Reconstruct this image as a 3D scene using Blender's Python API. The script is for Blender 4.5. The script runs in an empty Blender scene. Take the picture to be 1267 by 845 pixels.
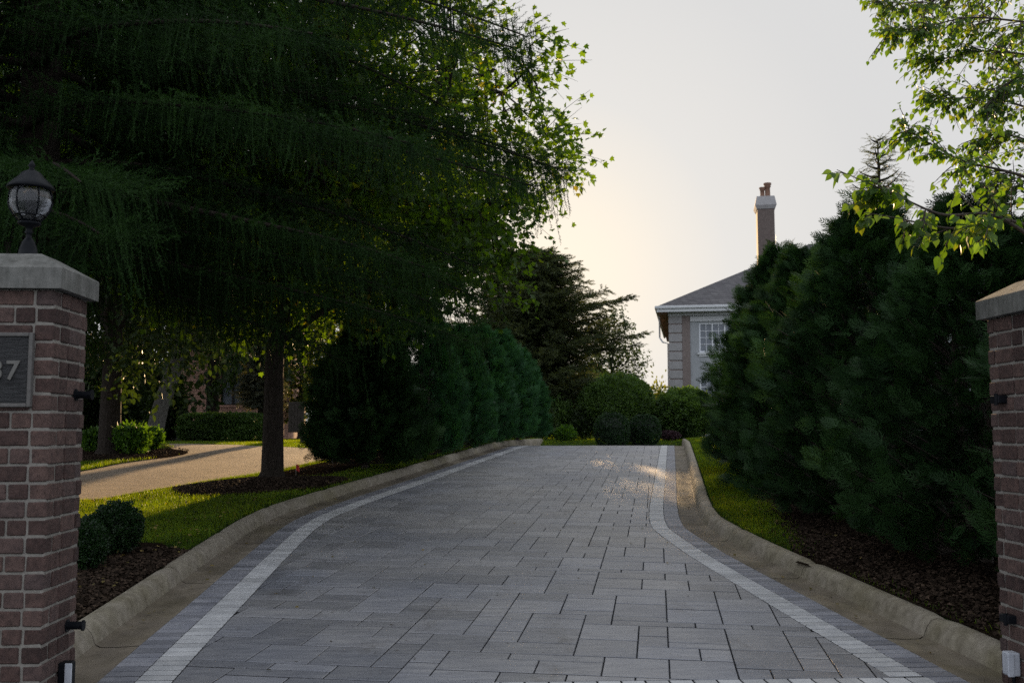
import bpy, math, random
import numpy as np
from mathutils import Vector, Matrix
R = math.radians
rng = np.random.default_rng(7)
random.seed(7)
scene = bpy.context.scene
COL = scene.collection

# ------------------------------------------------------------------ camera
F = 1250.0; W = 1267.0; H = 845.0; HOR = 535.0; VPX = 570.0; EYE = 1.30
pitch = math.atan((HOR - H/2) / F)
yaw = math.atan((W/2 - VPX) * math.cos(pitch) / F)
cam_d = bpy.data.cameras.new('camera'); cam = bpy.data.objects.new('camera', cam_d)
COL.objects.link(cam); scene.camera = cam
cam.location = (0, 0, EYE); cam.rotation_euler = (math.pi/2 + pitch, 0, -yaw)
cam_d.lens = 36 * F / W; cam_d.sensor_width = 36; cam_d.clip_start = 0.05; cam_d.clip_end = 2000
cam_d.dof.use_dof = True; cam_d.dof.focus_distance = 7.5; cam_d.dof.aperture_fstop = 5.6
CM = (Matrix.Rotation(-yaw, 3, 'Z') @ Matrix.Rotation(math.pi/2 + pitch, 3, 'X'))

# ------------------------------------------------------------------ terrain
def sstep(a, b, x):
    t = np.clip((np.asarray(x, float) - a) / (b - a), 0, 1); return t*t*(3 - 2*t)
def softplus(x, k): return k * np.logaddexp(0, np.asarray(x, float) / k)
def PS(Y):                       # general ground profile along the drive
    Y = np.asarray(Y, float)
    up = 0.0455 * softplus(Y - 5.0, 0.6)
    return 0.96 - softplus(0.96 - up, 0.02)
def PD(Y):                       # drive surface: dips behind the crest
    Y = np.asarray(Y, float)
    return PS(Y) - 0.22 * sstep(26.3, 31, Y)
def ray(u, v):
    d = CM @ Vector(((u - W/2)/F, (H/2 - v)/F, -1.0)); return np.array(d)
def unproj(u, v, off=0.0, prof=None):
    prof = prof or PS
    d = ray(u, v); Ys = np.linspace(2.5, 120, 12000); t = Ys / d[1]
    z = EYE + t*d[2]; X = t*d[0]
    hit = np.nonzero(z <= prof(Ys) + off)[0]
    i = hit[0] if len(hit) else len(Ys)-1
    return float(X[i]), float(Ys[i])
def atdepth(u, v, Y):
    d = ray(u, v); t = Y / d[1]; return np.array((t*d[0], Y, EYE + t*d[2]))
def curve(pts, off=0.0, near=None, far=None, sm=0.35):
    P = [unproj(u, v, off) for u, v in pts]; P = sorted(P, key=lambda p: p[1])
    P = [p for i, p in enumerate(P) if p[1] < 27.5]
    xs = np.array([p[0] for p in P]); ys = np.array([p[1] for p in P])
    if near: xs = np.r_[near[0], xs]; ys = np.r_[near[1], ys]
    if far: xs = np.r_[xs, far[0]]; ys = np.r_[ys, far[1]]
    g = np.arange(-12, 60, 0.05)
    s0 = (xs[1]-xs[0])/(ys[1]-ys[0]); s1 = (xs[-1]-xs[-2])/(ys[-1]-ys[-2]); s1 = max(-.4, min(.4, s1))
    x = np.interp(g, ys, xs)
    x = np.where(g < ys[0], xs[0] + (g-ys[0])*s0, x); x = np.where(g > ys[-1], xs[-1] + (g-ys[-1])*s1, x)
    k = int(sm/0.05*2)*2+1; ker = np.hanning(k+2)[1:-1]; ker /= ker.sum()
    xp = np.r_[x[0]+ (np.arange(-k, 0))*(x[1]-x[0]), x, x[-1] + np.arange(1, k+1)*(x[-1]-x[-2])]
    x = np.convolve(xp, ker, 'same')[k:-k]
    return lambda Y: np.interp(Y, g, x)

L_in  = curve([(215,842),(252,800),(293,756.5),(345,700),(388,656),(412,639.5),(466.5,618),(537.6,593),(578,578),(610,566.5)])
L_out = lambda Y: L_in(Y) - .19
L_gry = lambda Y: L_in(Y) - .38
L_cf = lambda Y: L_in(Y) - .63
L_cb = lambda Y: L_in(Y) - .80
R_in  = curve([(816.4,557),(810,593),(803.7,625),(802.6,640),(805.8,653),(826,669),(851.6,687),(879,704),(940,740.6),(986.5,769),(1043,802.6),(1100,837.4)], sm=0.25)
R_out = lambda Y: R_in(Y) + .18
R_gry = lambda Y: R_in(Y) + .36
R_cf = lambda Y: R_in(Y) + .60
R_cb = lambda Y: R_in(Y) + .77
ENDY = 31.5

def ground_z(X, Y):
    X = np.asarray(X, float); Y = np.asarray(Y, float)
    l = L_cb(Y) - X; r = X - R_cb(Y)
    off = np.where(l > 0, 0.118*(1 - sstep(0.2, 3.2, l)*0.95*sstep(5.5, 9, Y)), 0.118) - .022*(1-sstep(0, .25, np.maximum(l, r)))
    # slight lumps
    off = off + 0.012*np.sin(X*1.7+1)*np.sin(Y*1.3)*sstep(0.1, 1.0, np.maximum(l, r))
    mid = PD(ENDY) - .05 + (1.01 - PD(ENDY) + .05)*sstep(ENDY-.2, ENDY+2.2, Y)
    z = PS(Y) + off * np.where(Y < 5.2, sstep(2, 5.2, Y)*0.6+0.4, 1)
    return np.where((l <= 0) & (r <= 0) & (Y > ENDY), np.minimum(mid, z), z)

# ------------------------------------------------------------------ mesh tools
class MB:
    def __init__(s): s.V=[]; s.F=[]; s.M=[]; s.A=[]; s.n=0
    def add(s, V, Fc, mat=0, var=None):
        V = np.asarray(V, np.float32).reshape(-1, 3); Fc = np.asarray(Fc, np.int64)
        if Fc.ndim == 2 and Fc.shape[1] == 4: Fc = np.r_[Fc[:, [0,1,2]], Fc[:, [0,2,3]]]
        s.V.append(V); s.F.append(Fc + s.n); s.M.append(np.full(len(Fc), mat, np.int32))
        if var is None: var = 0.5
        s.A.append(np.broadcast_to(np.asarray(var, np.float32), (len(V),))); s.n += len(V)
    def poly(s, V, faces, mat=0, var=None):
        t = []
        for f in faces:
            for i in range(1, len(f)-1): t.append((f[0], f[i], f[i+1]))
        s.add(V, t, mat, var)
    def build(s, name, mats, parent=None, smooth=False, origin=None):
        V = np.concatenate(s.V); Fc = np.concatenate(s.F); M = np.concatenate(s.M); A = np.concatenate(s.A)
        if origin is not None: V = V - np.asarray(origin, np.float32)
        me = bpy.data.meshes.new(name)
        me.vertices.add(len(V)); me.vertices.foreach_set('co', V.ravel())
        me.loops.add(len(Fc)*3); me.loops.foreach_set('vertex_index', Fc.astype(np.int32).ravel())
        me.polygons.add(len(Fc)); me.polygons.foreach_set('loop_start', np.arange(0, len(Fc)*3, 3, dtype=np.int32))
        me.polygons.foreach_set('material_index', M)
        me.polygons.foreach_set('use_smooth', np.full(len(Fc), bool(smooth)))
        at = me.attributes.new('var', 'FLOAT', 'POINT'); at.data.foreach_set('value', np.ascontiguousarray(A, np.float32))
        me.update(calc_edges=True)
        for m in (mats if isinstance(mats, (list, tuple)) else [mats]): me.materials.append(m)
        o = bpy.data.objects.new(name, me); COL.objects.link(o)
        if parent is not None: o.parent = parent
        if origin is not None and parent is None: o.location = origin
        return o
def empty(name, loc, label, cat, group=None, rz=0):
    o = bpy.data.objects.new(name, None); COL.objects.link(o); o.location = loc; o.rotation_euler = (0, 0, rz)
    o.empty_display_size = 0.2
    return tag(o, label, cat, group)
def tag(o, label=None, cat=None, group=None, kind=None):
    if label: o['label'] = label
    if cat: o['category'] = cat
    if group: o['group'] = group
    if kind: o['kind'] = kind
    return o
def copy_tree(o, parent=None):
    c = o.copy(); COL.objects.link(c)
    if parent is not None: c.parent = parent
    for ch in list(o.children): copy_tree(ch, c)
    return c
def cbox(mb, c, size, b=0.004, mat=0, var=None, rot=None, jit=0.0):
    hx, hy, hz = [s/2 for s in size]; b = min(b, hx*.9, hy*.9, hz*.9)
    V = []; idx = {}
    for sx in (-1, 1):
        for sy in (-1, 1):
            for sz in (-1, 1):
                j = rng.uniform(-jit, jit, 3) if jit else 0
                for a in range(3):
                    p = np.array([sx*hx, sy*hy, sz*hz]); q = np.array([sx*b, sy*b, sz*b])
                    for k in range(3):
                        if k != a: p[k] -= q[k]
                    idx[(sx, sy, sz, a)] = len(V); V.append(p + j)
    fs = []
    def orient(f):
        P = [V[i] for i in f]; n = np.cross(P[1]-P[0], P[2]-P[0]); cen = sum(P)/len(P)
        return f if np.dot(n, cen) > 0 else f[::-1]
    for a in range(3):
        o1, o2 = [k for k in range(3) if k != a]
        for s in (-1, 1):
            f = []
            for (p, q) in ((-1,-1), (1,-1), (1,1), (-1,1)):
                k = [0,0,0]; k[a]=s; k[o1]=p; k[o2]=q; f.append(idx[(k[0],k[1],k[2],a)])
            fs.append(orient(f))
        for p in (-1, 1):
            for q in (-1, 1):
                k = [0,0,0]; k[o1]=p; k[o2]=q; k0=list(k); k1=list(k); k0[a]=-1; k1[a]=1
                fs.append(orient([idx[(*k0,o1)], idx[(*k1,o1)], idx[(*k1,o2)], idx[(*k0,o2)]]))
    for sx in (-1, 1):
        for sy in (-1, 1):
            for sz in (-1, 1): fs.append(orient([idx[(sx,sy,sz,0)], idx[(sx,sy,sz,1)], idx[(sx,sy,sz,2)]]))
    V = np.array(V)
    if rot is not None: V = V @ np.array(rot).T
    mb.poly(V + np.array(c), fs, mat, var)
def prism(mb, P, ztop, zbot, bev=0.004, mat=0, var=None):
    """convex polygon P (n,2); ztop,zbot functions of (x,y) arrays"""
    P = np.asarray(P, float); n = len(P); c = P.mean(0)
    d = P - c; L = np.linalg.norm(d, axis=1, keepdims=True); I = P - d/np.maximum(L, 1e-6)*bev*1.5
    V = np.r_[np.c_[I, ztop(I[:,0], I[:,1])], np.c_[P, ztop(P[:,0], P[:,1])-bev], np.c_[P, zbot(P[:,0], P[:,1])]]
    fs = [list(range(n))]
    for i in range(n):
        j = (i+1) % n; fs.append([i, n+i, n+j, j]); fs.append([n+i, 2*n+i, 2*n+j, n+j])
    a = 0.5*np.sum(P[:,0]*np.roll(P[:,1],-1)-np.roll(P[:,0],-1)*P[:,1])
    if a < 0: fs = [f[::-1] for f in fs]
    mb.poly(V, fs, mat, var)
def tube(mb, path, rad, sides=7, mat=0, var=None, cap=True, wob=0.0):
    P = np.asarray(path, float); n = len(P); rad = np.broadcast_to(np.asarray(rad, float), (n,))
    T = np.gradient(P, axis=0); T /= np.linalg.norm(T, axis=1, keepdims=True)+1e-9
    up = np.array([0,0,1.0]) if abs(T[0,2]) < 0.9 else np.array([1.0,0,0])
    A = np.cross(T, up); A /= np.linalg.norm(A, axis=1, keepdims=True)+1e-9; B = np.cross(T, A)
    th = np.linspace(0, 2*np.pi, sides, endpoint=False)
    r = rad[:,None]*np.ones(sides)
    if wob: r = r*(1 + rng.normal(0, wob, (n, sides)))
    V = P[:,None] + r[...,None]*(np.cos(th)[None,:,None]*A[:,None] + np.sin(th)[None,:,None]*B[:,None])
    V = V.reshape(-1,3); i = np.arange(n-1)[:,None]*sides; j = np.arange(sides)[None]; k = (j+1) % sides
    Fq = np.stack([i+j, i+k, i+sides+k, i+sides+j], -1).reshape(-1,4)
    mb.add(V, Fq, mat, var)
    if cap:
        for e, ring in ((0, np.arange(sides)), (n-1, (n-1)*sides+np.arange(sides))):
            Vc = np.r_[V[ring], [P[e]]]; f = [(q, (q+1) % sides, sides) for q in range(sides)]
            if e == 0: f = [x[::-1] for x in f]
            mb.add(Vc, f, mat, var)
def lathe(mb, c, prof, sides=24, mat=0):
    prof = np.array(prof, float); th = np.linspace(0, 2*np.pi, sides, endpoint=False); n = len(prof)
    V = np.stack([prof[:,0][:,None]*np.cos(th), prof[:,0][:,None]*np.sin(th), prof[:,1][:,None]*np.ones(sides)], -1).reshape(-1,3)
    i = np.arange(n-1)[:,None]*sides; j = np.arange(sides)[None]; k = (j+1) % sides
    mb.add(V+np.array(c), np.stack([i+j, i+k, i+sides+k, i+sides+j], -1).reshape(-1,4), mat)
def norm(v): v = np.asarray(v, float); return v/(np.linalg.norm(v, axis=-1, keepdims=True)+1e-9)
def scatter(mb, pv, pf, O, D, N, S, mat=0, var=None):
    """place prototype (x=side, y=along, z=normal) at origins O along D with normal ~N, scale S"""
    O = np.asarray(O, float); n = len(O)
    if n == 0: return
    D = norm(D); X = norm(np.cross(D, N)); Z = np.cross(X, D)
    S = np.broadcast_to(np.asarray(S, float), (n,))
    V = O[:,None] + S[:,None,None]*(pv[None,:,0:1]*X[:,None] + pv[None,:,1:2]*D[:,None] + pv[None,:,2:3]*Z[:,None])
    k = len(pv); Fc = (pf[None] + (np.arange(n)*k)[:,None,None]).reshape(-1,3)
    if var is None: var = rng.random(n)
    mb.add(V.reshape(-1,3), Fc, mat, np.repeat(np.asarray(var), k))
def rdir(n): return norm(rng.normal(size=(n,3)))

# ---- leaf prototypes
def fanproto(pts, fold=0.12):
    pts = np.array(pts, float); V = np.r_[[[0, .35, 0]], np.c_[pts[:,0], pts[:,1], np.abs(pts[:,0])*fold*2 - (pts[:,1]**2)*0.10]]
    n = len(pts); return V, np.array([(0, i+1, (i+1) % n + 1) for i in range(n)])
MAPLE = fanproto([(0,0),(.22,.08),(.5,.12),(.36,.34),(.52,.62),(.22,.6),(0,1.0),(-.22,.6),(-.52,.62),(-.36,.34),(-.5,.12),(-.22,.08)])
LEAF4 = fanproto([(0,0),(.3,.3),(.28,.62),(0,1.0),(-.28,.62),(-.3,.3)])
HEART = fanproto([(0,0),(.2,-.04),(.36,.14),(.38,.36),(.26,.62),(.1,.85),(0,1.05),(-.1,.85),(-.26,.62),(-.38,.36),(-.36,.14),(-.2,-.04)], .15)
QLEAF = (np.array([(0,0,0),(.28,.5,.06),(0,1,0),(-.28,.5,.06)], float), np.array([(0,1,2),(0,2,3)]))
def spray_proto(nb=8, seed=0, sub=2):
    r = np.random.default_rng(seed); V=[]; Fc=[]
    def blade(p, d, L, w):
        d = norm(d); s = np.array([-d[1], d[0], 0]); i = len(V)
        V.extend([p - s*w, p + s*w, p + d*L]); Fc.append((i, i+1, i+2))
    for k in range(nb):
        t = k/nb; y = t*.85; droop = -0.15*t*t
        for sg in (-1, 1):
            a = R(42 + r.uniform(-8, 8)); L = (.5*(1-t)+.12)*r.uniform(.8,1.15)
            d = np.array([sg*math.sin(a), math.cos(a), r.uniform(-.25,.05)])
            p = np.array([0, y, droop]); blade(p, d, L, .022)
            for q in range(sub):
                pp = p + norm(d)*L*(.3+.3*q); aa = a*(.35 if q % 2 else 1.6)
                blade(pp, np.array([sg*math.sin(aa), math.cos(aa), -.1]), L*.45, .026)
    blade(np.array([0,0,0.]), np.array([0,1.,-.12]), 1.0, .03)
    return np.array(V), np.array(Fc)
SPRAY = spray_proto(7, 1, 2)
def tassel_proto(nn=34, seed=0, nl=.07, w=.009, ang=50):
    """a needle-clad twig of unit length along +y"""
    r = np.random.default_rng(seed); V=[]; Fc=[]
    i = 0
    V += [(-.008,0,0),(.008,0,0),(0,1,0)]; Fc.append((0,1,2))
    for k in range(nn):
        t = k/nn; a = r.uniform(0, 2*np.pi); al = R(ang*r.uniform(.6,1.2)); L = nl*r.uniform(.8,1.2)*(1-.4*t)
        d = np.array([math.sin(al)*math.cos(a), math.cos(al), math.sin(al)*math.sin(a)])
        s = norm(np.cross(d, r.normal(size=3)))*w
        p = np.array([0, t, 0]); i = len(V); V += [tuple(p-s), tuple(p+s), tuple(p+d*L)]; Fc.append((i,i+1,i+2))
    return np.array(V, float), np.array(Fc)
TASSEL = [tassel_proto(46, s) for s in range(3)]
TWIGF = tassel_proto(24, 5, nl=.34, w=.035, ang=45)
TWIGLET = [tassel_proto(30, s+9, nl=.16, w=.016, ang=55) for s in range(2)]

# ------------------------------------------------------------------ materials
def mat(name):
    m = bpy.data.materials.new(name); m.use_nodes = True; nt = m.node_tree; nt.nodes.clear()
    out = nt.nodes.new('ShaderNodeOutputMaterial'); return m, nt, out
def N(nt, t, **kw):
    n = nt.nodes.new(t)
    for k, v in kw.items():
        if hasattr(n, k): setattr(n, k, v)
        else: n.inputs[k.replace('_', ' ')].default_value = v
    return n
def col(c): return (c[0], c[1], c[2], 1)
def ramp(nt, fac, stops):
    r = nt.nodes.new('ShaderNodeValToRGB'); e = r.color_ramp.elements
    while len(e) < len(stops): e.new(.5)
    for i, (p, c) in enumerate(stops): e[i].position = p; e[i].color = col(c)
    nt.links.new(fac, r.inputs[0]); return r.outputs[0]
def mixc(nt, a, b, fac, mode='MIX'):
    m = nt.nodes.new('ShaderNodeMix'); m.data_type = 'RGBA'; m.blend_type = mode
    for s, v in ((6, a), (7, b)):
        if isinstance(v, (tuple, list)): m.inputs[s].default_value = col(v)
        else: nt.links.new(v, m.inputs[s])
    if isinstance(fac, (int, float)): m.inputs[0].default_value = fac
    else: nt.links.new(fac, m.inputs[0])
    return m.outputs[2]
def noise(nt, scale, detail=4, rough=.6, vec=None, sc3=None):
    n = nt.nodes.new('ShaderNodeTexNoise'); n.inputs['Scale'].default_value = scale
    n.inputs['Detail'].default_value = detail; n.inputs['Roughness'].default_value = rough
    tc = nt.nodes.new('ShaderNodeTexCoord'); src = tc.outputs['Object']
    if sc3:
        mp = nt.nodes.new('ShaderNodeMapping'); mp.inputs['Scale'].default_value = sc3[:3]
        if len(sc3) > 3: mp.inputs['Rotation'].default_value = (0, 0, sc3[3])
        nt.links.new(src, mp.inputs[0]); src = mp.outputs[0]
    nt.links.new(src, n.inputs['Vector']); return n.outputs['Fac']
def bump(nt, h, strength=.4, dist=.01):
    b = nt.nodes.new('ShaderNodeBump'); b.inputs['Strength'].default_value = strength; b.inputs['Distance'].default_value = dist
    nt.links.new(h, b.inputs['Height']); return b.outputs[0]
def attr(nt, name='var'):
    a = nt.nodes.new('ShaderNodeAttribute'); a.attribute_name = name; return a.outputs['Fac']
def leafmat(name, c1, c2, trans=None, tf=.35, rough=.5, spec=.3, c3=None):
    m, nt, out = mat(name); v = attr(nt)
    st = [(0, c1), (1, c2)] if c3 is None else [(0, c1), (.85, c2), (.97, c3)]
    c = ramp(nt, v, st)
    n = noise(nt, 1.3, 2); c = mixc(nt, c, ramp(nt, n, [(.35,(.6,.62,.6)),(.65,(1.25,1.2,1.1))]), 1.0, 'MULTIPLY')
    p = N(nt, 'ShaderNodeBsdfPrincipled', Roughness=rough); p.inputs['Specular IOR Level'].default_value = spec
    nt.links.new(c, p.inputs['Base Color'])
    t = N(nt, 'ShaderNodeBsdfTranslucent'); tc = mixc(nt, c, trans or (1.6,1.7,.5), 1.0, 'MULTIPLY'); nt.links.new(tc, t.inputs[0])
    mx = N(nt, 'ShaderNodeMixShader'); mx.inputs[0].default_value = tf
    nt.links.new(p.outputs[0], mx.inputs[1]); nt.links.new(t.outputs[0], mx.inputs[2]); nt.links.new(mx.outputs[0], out.inputs[0])
    return m
def surf(name, stops, nscale=8, rough=.8, bs=.3, bd=.01, bscale=60, spec=.5, varamt=0, metal=0, sc3=None, extra=None, bsc3=None):
    m, nt, out = mat(name)
    c = ramp(nt, noise(nt, nscale, 6, .65, sc3=sc3), stops)
    if varamt:
        v = attr(nt); lo = 1-varamt; hi = 1+varamt
        c = mixc(nt, c, ramp(nt, v, [(0,(lo,lo,lo)),(1,(hi,hi,hi))]), 1.0, 'MULTIPLY')
    if extra: c = extra(nt, c)
    p = N(nt, 'ShaderNodeBsdfPrincipled', Roughness=rough, Metallic=metal); p.inputs['Specular IOR Level'].default_value = spec
    nt.links.new(c, p.inputs['Base Color'])
    if bs: nt.links.new(bump(nt, noise(nt, bscale, 6, .7, sc3=bsc3), bs, bd), p.inputs['Normal'])
    nt.links.new(p.outputs[0], out.inputs[0]); return m

def slab_extra(nt, c):
    st = noise(nt, 1.7, 5, .75, sc3=(1.6,.7,1)); c = mixc(nt, c, ramp(nt, st, [(.30,(.70,.68,.66)),(.43,(1,1,1))]), 1.0, 'MULTIPLY')
    sp = noise(nt, 26, 2, .5); c = mixc(nt, c, ramp(nt, sp, [(.24,(.45,.43,.40)),(.30,(1,1,1))]), 1.0, 'MULTIPLY')
    n = noise(nt, .55, 3); return mixc(nt, c, ramp(nt, n, [(.35,(.82,.84,.9)),(.65,(1.12,1.08,1.02))]), 1.0, 'MULTIPLY')
GR = -R(11)
M_slab = surf('paver_slab', [(.3,(.15,.153,.168)),(.5,(.20,.203,.218)),(.72,(.26,.26,.265))], 2.2, .47, .5, .004, 90, .68, .22, sc3=(2.0,9.0,1,R(11)), extra=slab_extra)
M_light = surf('light_border_paver', [(.3,(.34,.345,.355)),(.7,(.48,.48,.48))], 9, .6, .3, .003, 90, .5, .2)
M_grey = surf('grey_border_paver', [(.3,(.14,.145,.17)),(.7,(.24,.24,.26))], 6, .58, .35, .003, 80, .5, .28)
M_joint = surf('joint_sand', [(.3,(.005,.005,.006)),(.7,(.014,.014,.014))], 40, .95, .2, .003, 120, .1)
def curb_extra(nt, c):
    n = noise(nt, 3.5, 5, .7); return mixc(nt, c, ramp(nt, n, [(.35,(.80,.77,.70)),(.62,(1.05,1.03,1.0))]), 1.0, 'MULTIPLY') if False else mixc(nt, mixc(nt, c, ramp(nt, n, [(.35,(.80,.77,.70)),(.62,(1.05,1.03,1.0))]), 1.0, 'MULTIPLY'), ramp(nt, noise(nt, .9, 4, .7), [(.45,(1,1,1)),(.68,(.80,.80,.66))]), 1.0, 'MULTIPLY')
M_curb = surf('curb_concrete', [(.3,(.19,.17,.14)),(.7,(.31,.28,.235))], 14, .85, .5, .006, 70, .3, extra=curb_extra)
M_gut = surf('gutter_concrete', [(.3,(.10,.085,.07)),(.55,(.17,.145,.115)),(.75,(.25,.215,.17))], 3.0, .8, .4, .004, 80, .35, sc3=(1.2,.6,1), extra=curb_extra)
M_soil = surf('lawn_soil', [(.3,(.012,.022,.006)),(.7,(.03,.05,.012))], 6, .95, .6, .03, 30, .0)
M_mulch = surf('mulch_bed', [(.3,(.010,.007,.005)),(.7,(.035,.025,.018))], 25, 1.0, .9, .03, 45, .0)
M_chip = surf('mulch_chip', [(.3,(.02,.014,.01)),(.7,(.07,.048,.034))], 20, .9, .2, .003, 80, .08, .6)
M_asph = surf('neighbour_drive', [(.3,(.18,.145,.11)),(.6,(.28,.22,.165)),(.8,(.36,.29,.22))], 2.2, .85, 1.0, .03, 14, .2)
M_street = surf('street_asphalt', [(.3,(.04,.04,.042)),(.7,(.065,.065,.065))], 30, .85, .5, .006, 120, .3)
M_grass = leafmat('grass_blade', (.040,.10,.009), (.115,.195,.017), (2.7,2.0,.25), .55, .5, .25, c3=(.2,.17,.05))
M_brick = None
def brickmat(name, dark):
    m, nt, out = mat(name); v = attr(nt)
    c = ramp(nt, v, [(0,(.060,.038,.033)),(.4,(.095,.060,.051)),(.75,(.13,.084,.070)),(1,(.10,.072,.066))])
    n1 = noise(nt, 30, 6, .7); c = mixc(nt, c, ramp(nt, n1, [(.35,(.65,.65,.68)),(.65,(1.25,1.2,1.2))]), 1.0, 'MULTIPLY')
    p = N(nt, 'ShaderNodeBsdfPrincipled', Roughness=.85); p.inputs['Specular IOR Level'].default_value = .3
    nt.links.new(c, p.inputs['Base Color'])
    n2 = noise(nt, 22, 5, .75, sc3=(3,3,.9)); nt.links.new(bump(nt, n2, .9, .018), p.inputs['Normal'])
    nt.links.new(p.outputs[0], out.inputs[0]); return m
M_brick = brickmat('pillar_brick', 1.0)
M_mortar = surf('mortar', [(.3,(.19,.175,.155)),(.7,(.29,.27,.24))], 40, .95, .5, .004, 120, .1)
def streaks(nt, c):
    n = noise(nt, 5, 5, .7, sc3=(3,3,.5)); c = mixc(nt, c, ramp(nt, n, [(.35,(.62,.62,.6)),(.6,(1.05,1.05,1.05))]), 1.0, 'MULTIPLY'); return c
M_cap = surf('limestone_cap', [(.3,(.13,.13,.12)),(.7,(.21,.205,.19))], 12, .9, .6, .006, 60, .2, extra=streaks)
M_black = surf('black_iron', [(.3,(.004,.005,.007)),(.7,(.009,.010,.013))], 20, .45, .1, .002, 90, .12)
M_plaq = surf('slate_plaque', [(.3,(.009,.009,.010)),(.7,(.03,.03,.031))], 10, .55, 1.0, .012, 14, .5, sc3=(1,1,5), bsc3=(1,1,6))
M_digit = surf('plaque_number', [(.3,(.11,.105,.095)),(.7,(.16,.155,.14))], 20, .6, .2, .002, 60)
M_plframe = surf('plaque_frame', [(.3,(.10,.095,.09)),(.7,(.15,.14,.13))], 30, .8, .3, .003, 80)
M_box = surf('sensor_face', [(.3,(.38,.40,.44)),(.7,(.5,.52,.56))], 20, .5, .2, .002, 60)
M_bark = surf('dark_bark', [(.3,(.018,.014,.011)),(.7,(.05,.04,.032))], 12, .95, 1.0, .03, 14, .15, sc3=(3,3,.6), bsc3=(3,3,.5))
M_bark2 = surf('grey_bark', [(.3,(.07,.065,.058)),(.7,(.14,.13,.115))], 12, .95, .8, .02, 18, .15, sc3=(2,2,.7))
M_twig = surf('twig_bark', [(.3,(.03,.022,.016)),(.7,(.07,.052,.04))], 30, .9, 0)
M_spruce = leafmat('spruce_needle', (.005,.017,.004), (.024,.058,.014), (1.4,1.6,.6), .25, .7, .12)
M_arbor = leafmat('arborvitae_spray', (.010,.032,.010), (.032,.078,.022), (1.4,1.5,.5), .16, .6, .18)
M_arbor2 = leafmat('arborvitae_spray_blue', (.018,.065,.028), (.05,.14,.055), (1.5,1.6,.5), .25, .6, .18)
M_maple = leafmat('maple_leaf', (.035,.085,.010), (.07,.14,.016), (2.5,2.2,.45), .55, .45, .35, c3=(.13,.11,.012))
M_linden = leafmat('heart_leaf', (.045,.10,.014), (.08,.145,.02), (2.1,2.1,.5), .52, .45, .35, c3=(.13,.16,.02))
M_box1 = leafmat('boxwood_leaf', (.010,.030,.010), (.026,.062,.018), (1.5,1.7,.5), .25, .4, .4)
M_shrub = leafmat('round_shrub_leaf', (.045,.09,.022), (.085,.15,.04), (1.8,1.8,.5), .35, .5, .3)
M_fern = leafmat('bed_plant_leaf', (.035,.09,.014), (.08,.17,.025), (2.0,1.9,.5), .4, .5, .3)
M_pine = leafmat('pine_needle', (.035,.052,.020), (.07,.09,.032), (1.7,1.5,.6), .3, .5, .3)
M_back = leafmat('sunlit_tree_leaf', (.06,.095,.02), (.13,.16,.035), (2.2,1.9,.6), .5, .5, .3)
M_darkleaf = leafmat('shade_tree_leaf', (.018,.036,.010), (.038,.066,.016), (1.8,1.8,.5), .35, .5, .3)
M_rust = leafmat('copper_leaf', (.10,.06,.025), (.2,.11,.04), (1.8,1.3,.5), .4, .5, .3)
M_purp = leafmat('purple_leaf', (.03,.016,.022), (.06,.03,.04), (1.3,1.0,1.0), .2, .5, .3)
M_fallen = leafmat('fallen_leaf', (.12,.10,.03), (.25,.19,.07), (1.2,1.1,.6), .2, .7, .2)
def plain(name, c, rough=.6, metal=0, trans=0, ior=1.45, alpha=1):
    m, nt, out = mat(name); p = N(nt, 'ShaderNodeBsdfPrincipled', Roughness=rough, Metallic=metal, IOR=ior)
    p.inputs['Transmission Weight'].default_value = trans
    cc = ramp(nt, noise(nt, 12, 3), [(.3, tuple(x*.9 for x in c)), (.7, tuple(min(1, x*1.1) for x in c))])
    nt.links.new(cc, p.inputs['Base Color']); nt.links.new(p.outputs[0], out.inputs[0]); return m
M_glass = plain('lantern_glass', (.42,.43,.45), .15, 0, .9, 1.35)
M_stucco = surf('stucco_wall', [(.3,(.33,.345,.36)),(.7,(.40,.415,.43))], 3, .9, .2, .01, 40, .2)
M_quoin = surf('quoin_stone', [(.3,(.30,.29,.29)),(.7,(.38,.37,.37))], 5, .9, .3, .01, 30, .2)
M_pink = surf('house_brick', [(.3,(.19,.155,.142)),(.7,(.26,.215,.20))], 6, .9, .3, .01, 30, .2)
M_trim = surf('white_trim', [(.3,(.55,.56,.57)),(.7,(.66,.67,.68))], 5, .6, .1, .003, 40)
M_wintrim = surf('window_frame_paint', [(.3,(.7,.72,.76)),(.7,(.8,.82,.85))], 5, .5, .05, .003, 40)
M_pane = plain('window_pane', (.16,.18,.21), .12)
M_soffit = surf('soffit_wood', [(.3,(.16,.09,.06)),(.7,(.24,.14,.09))], 5, .8, .2, .005, 30)
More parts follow.
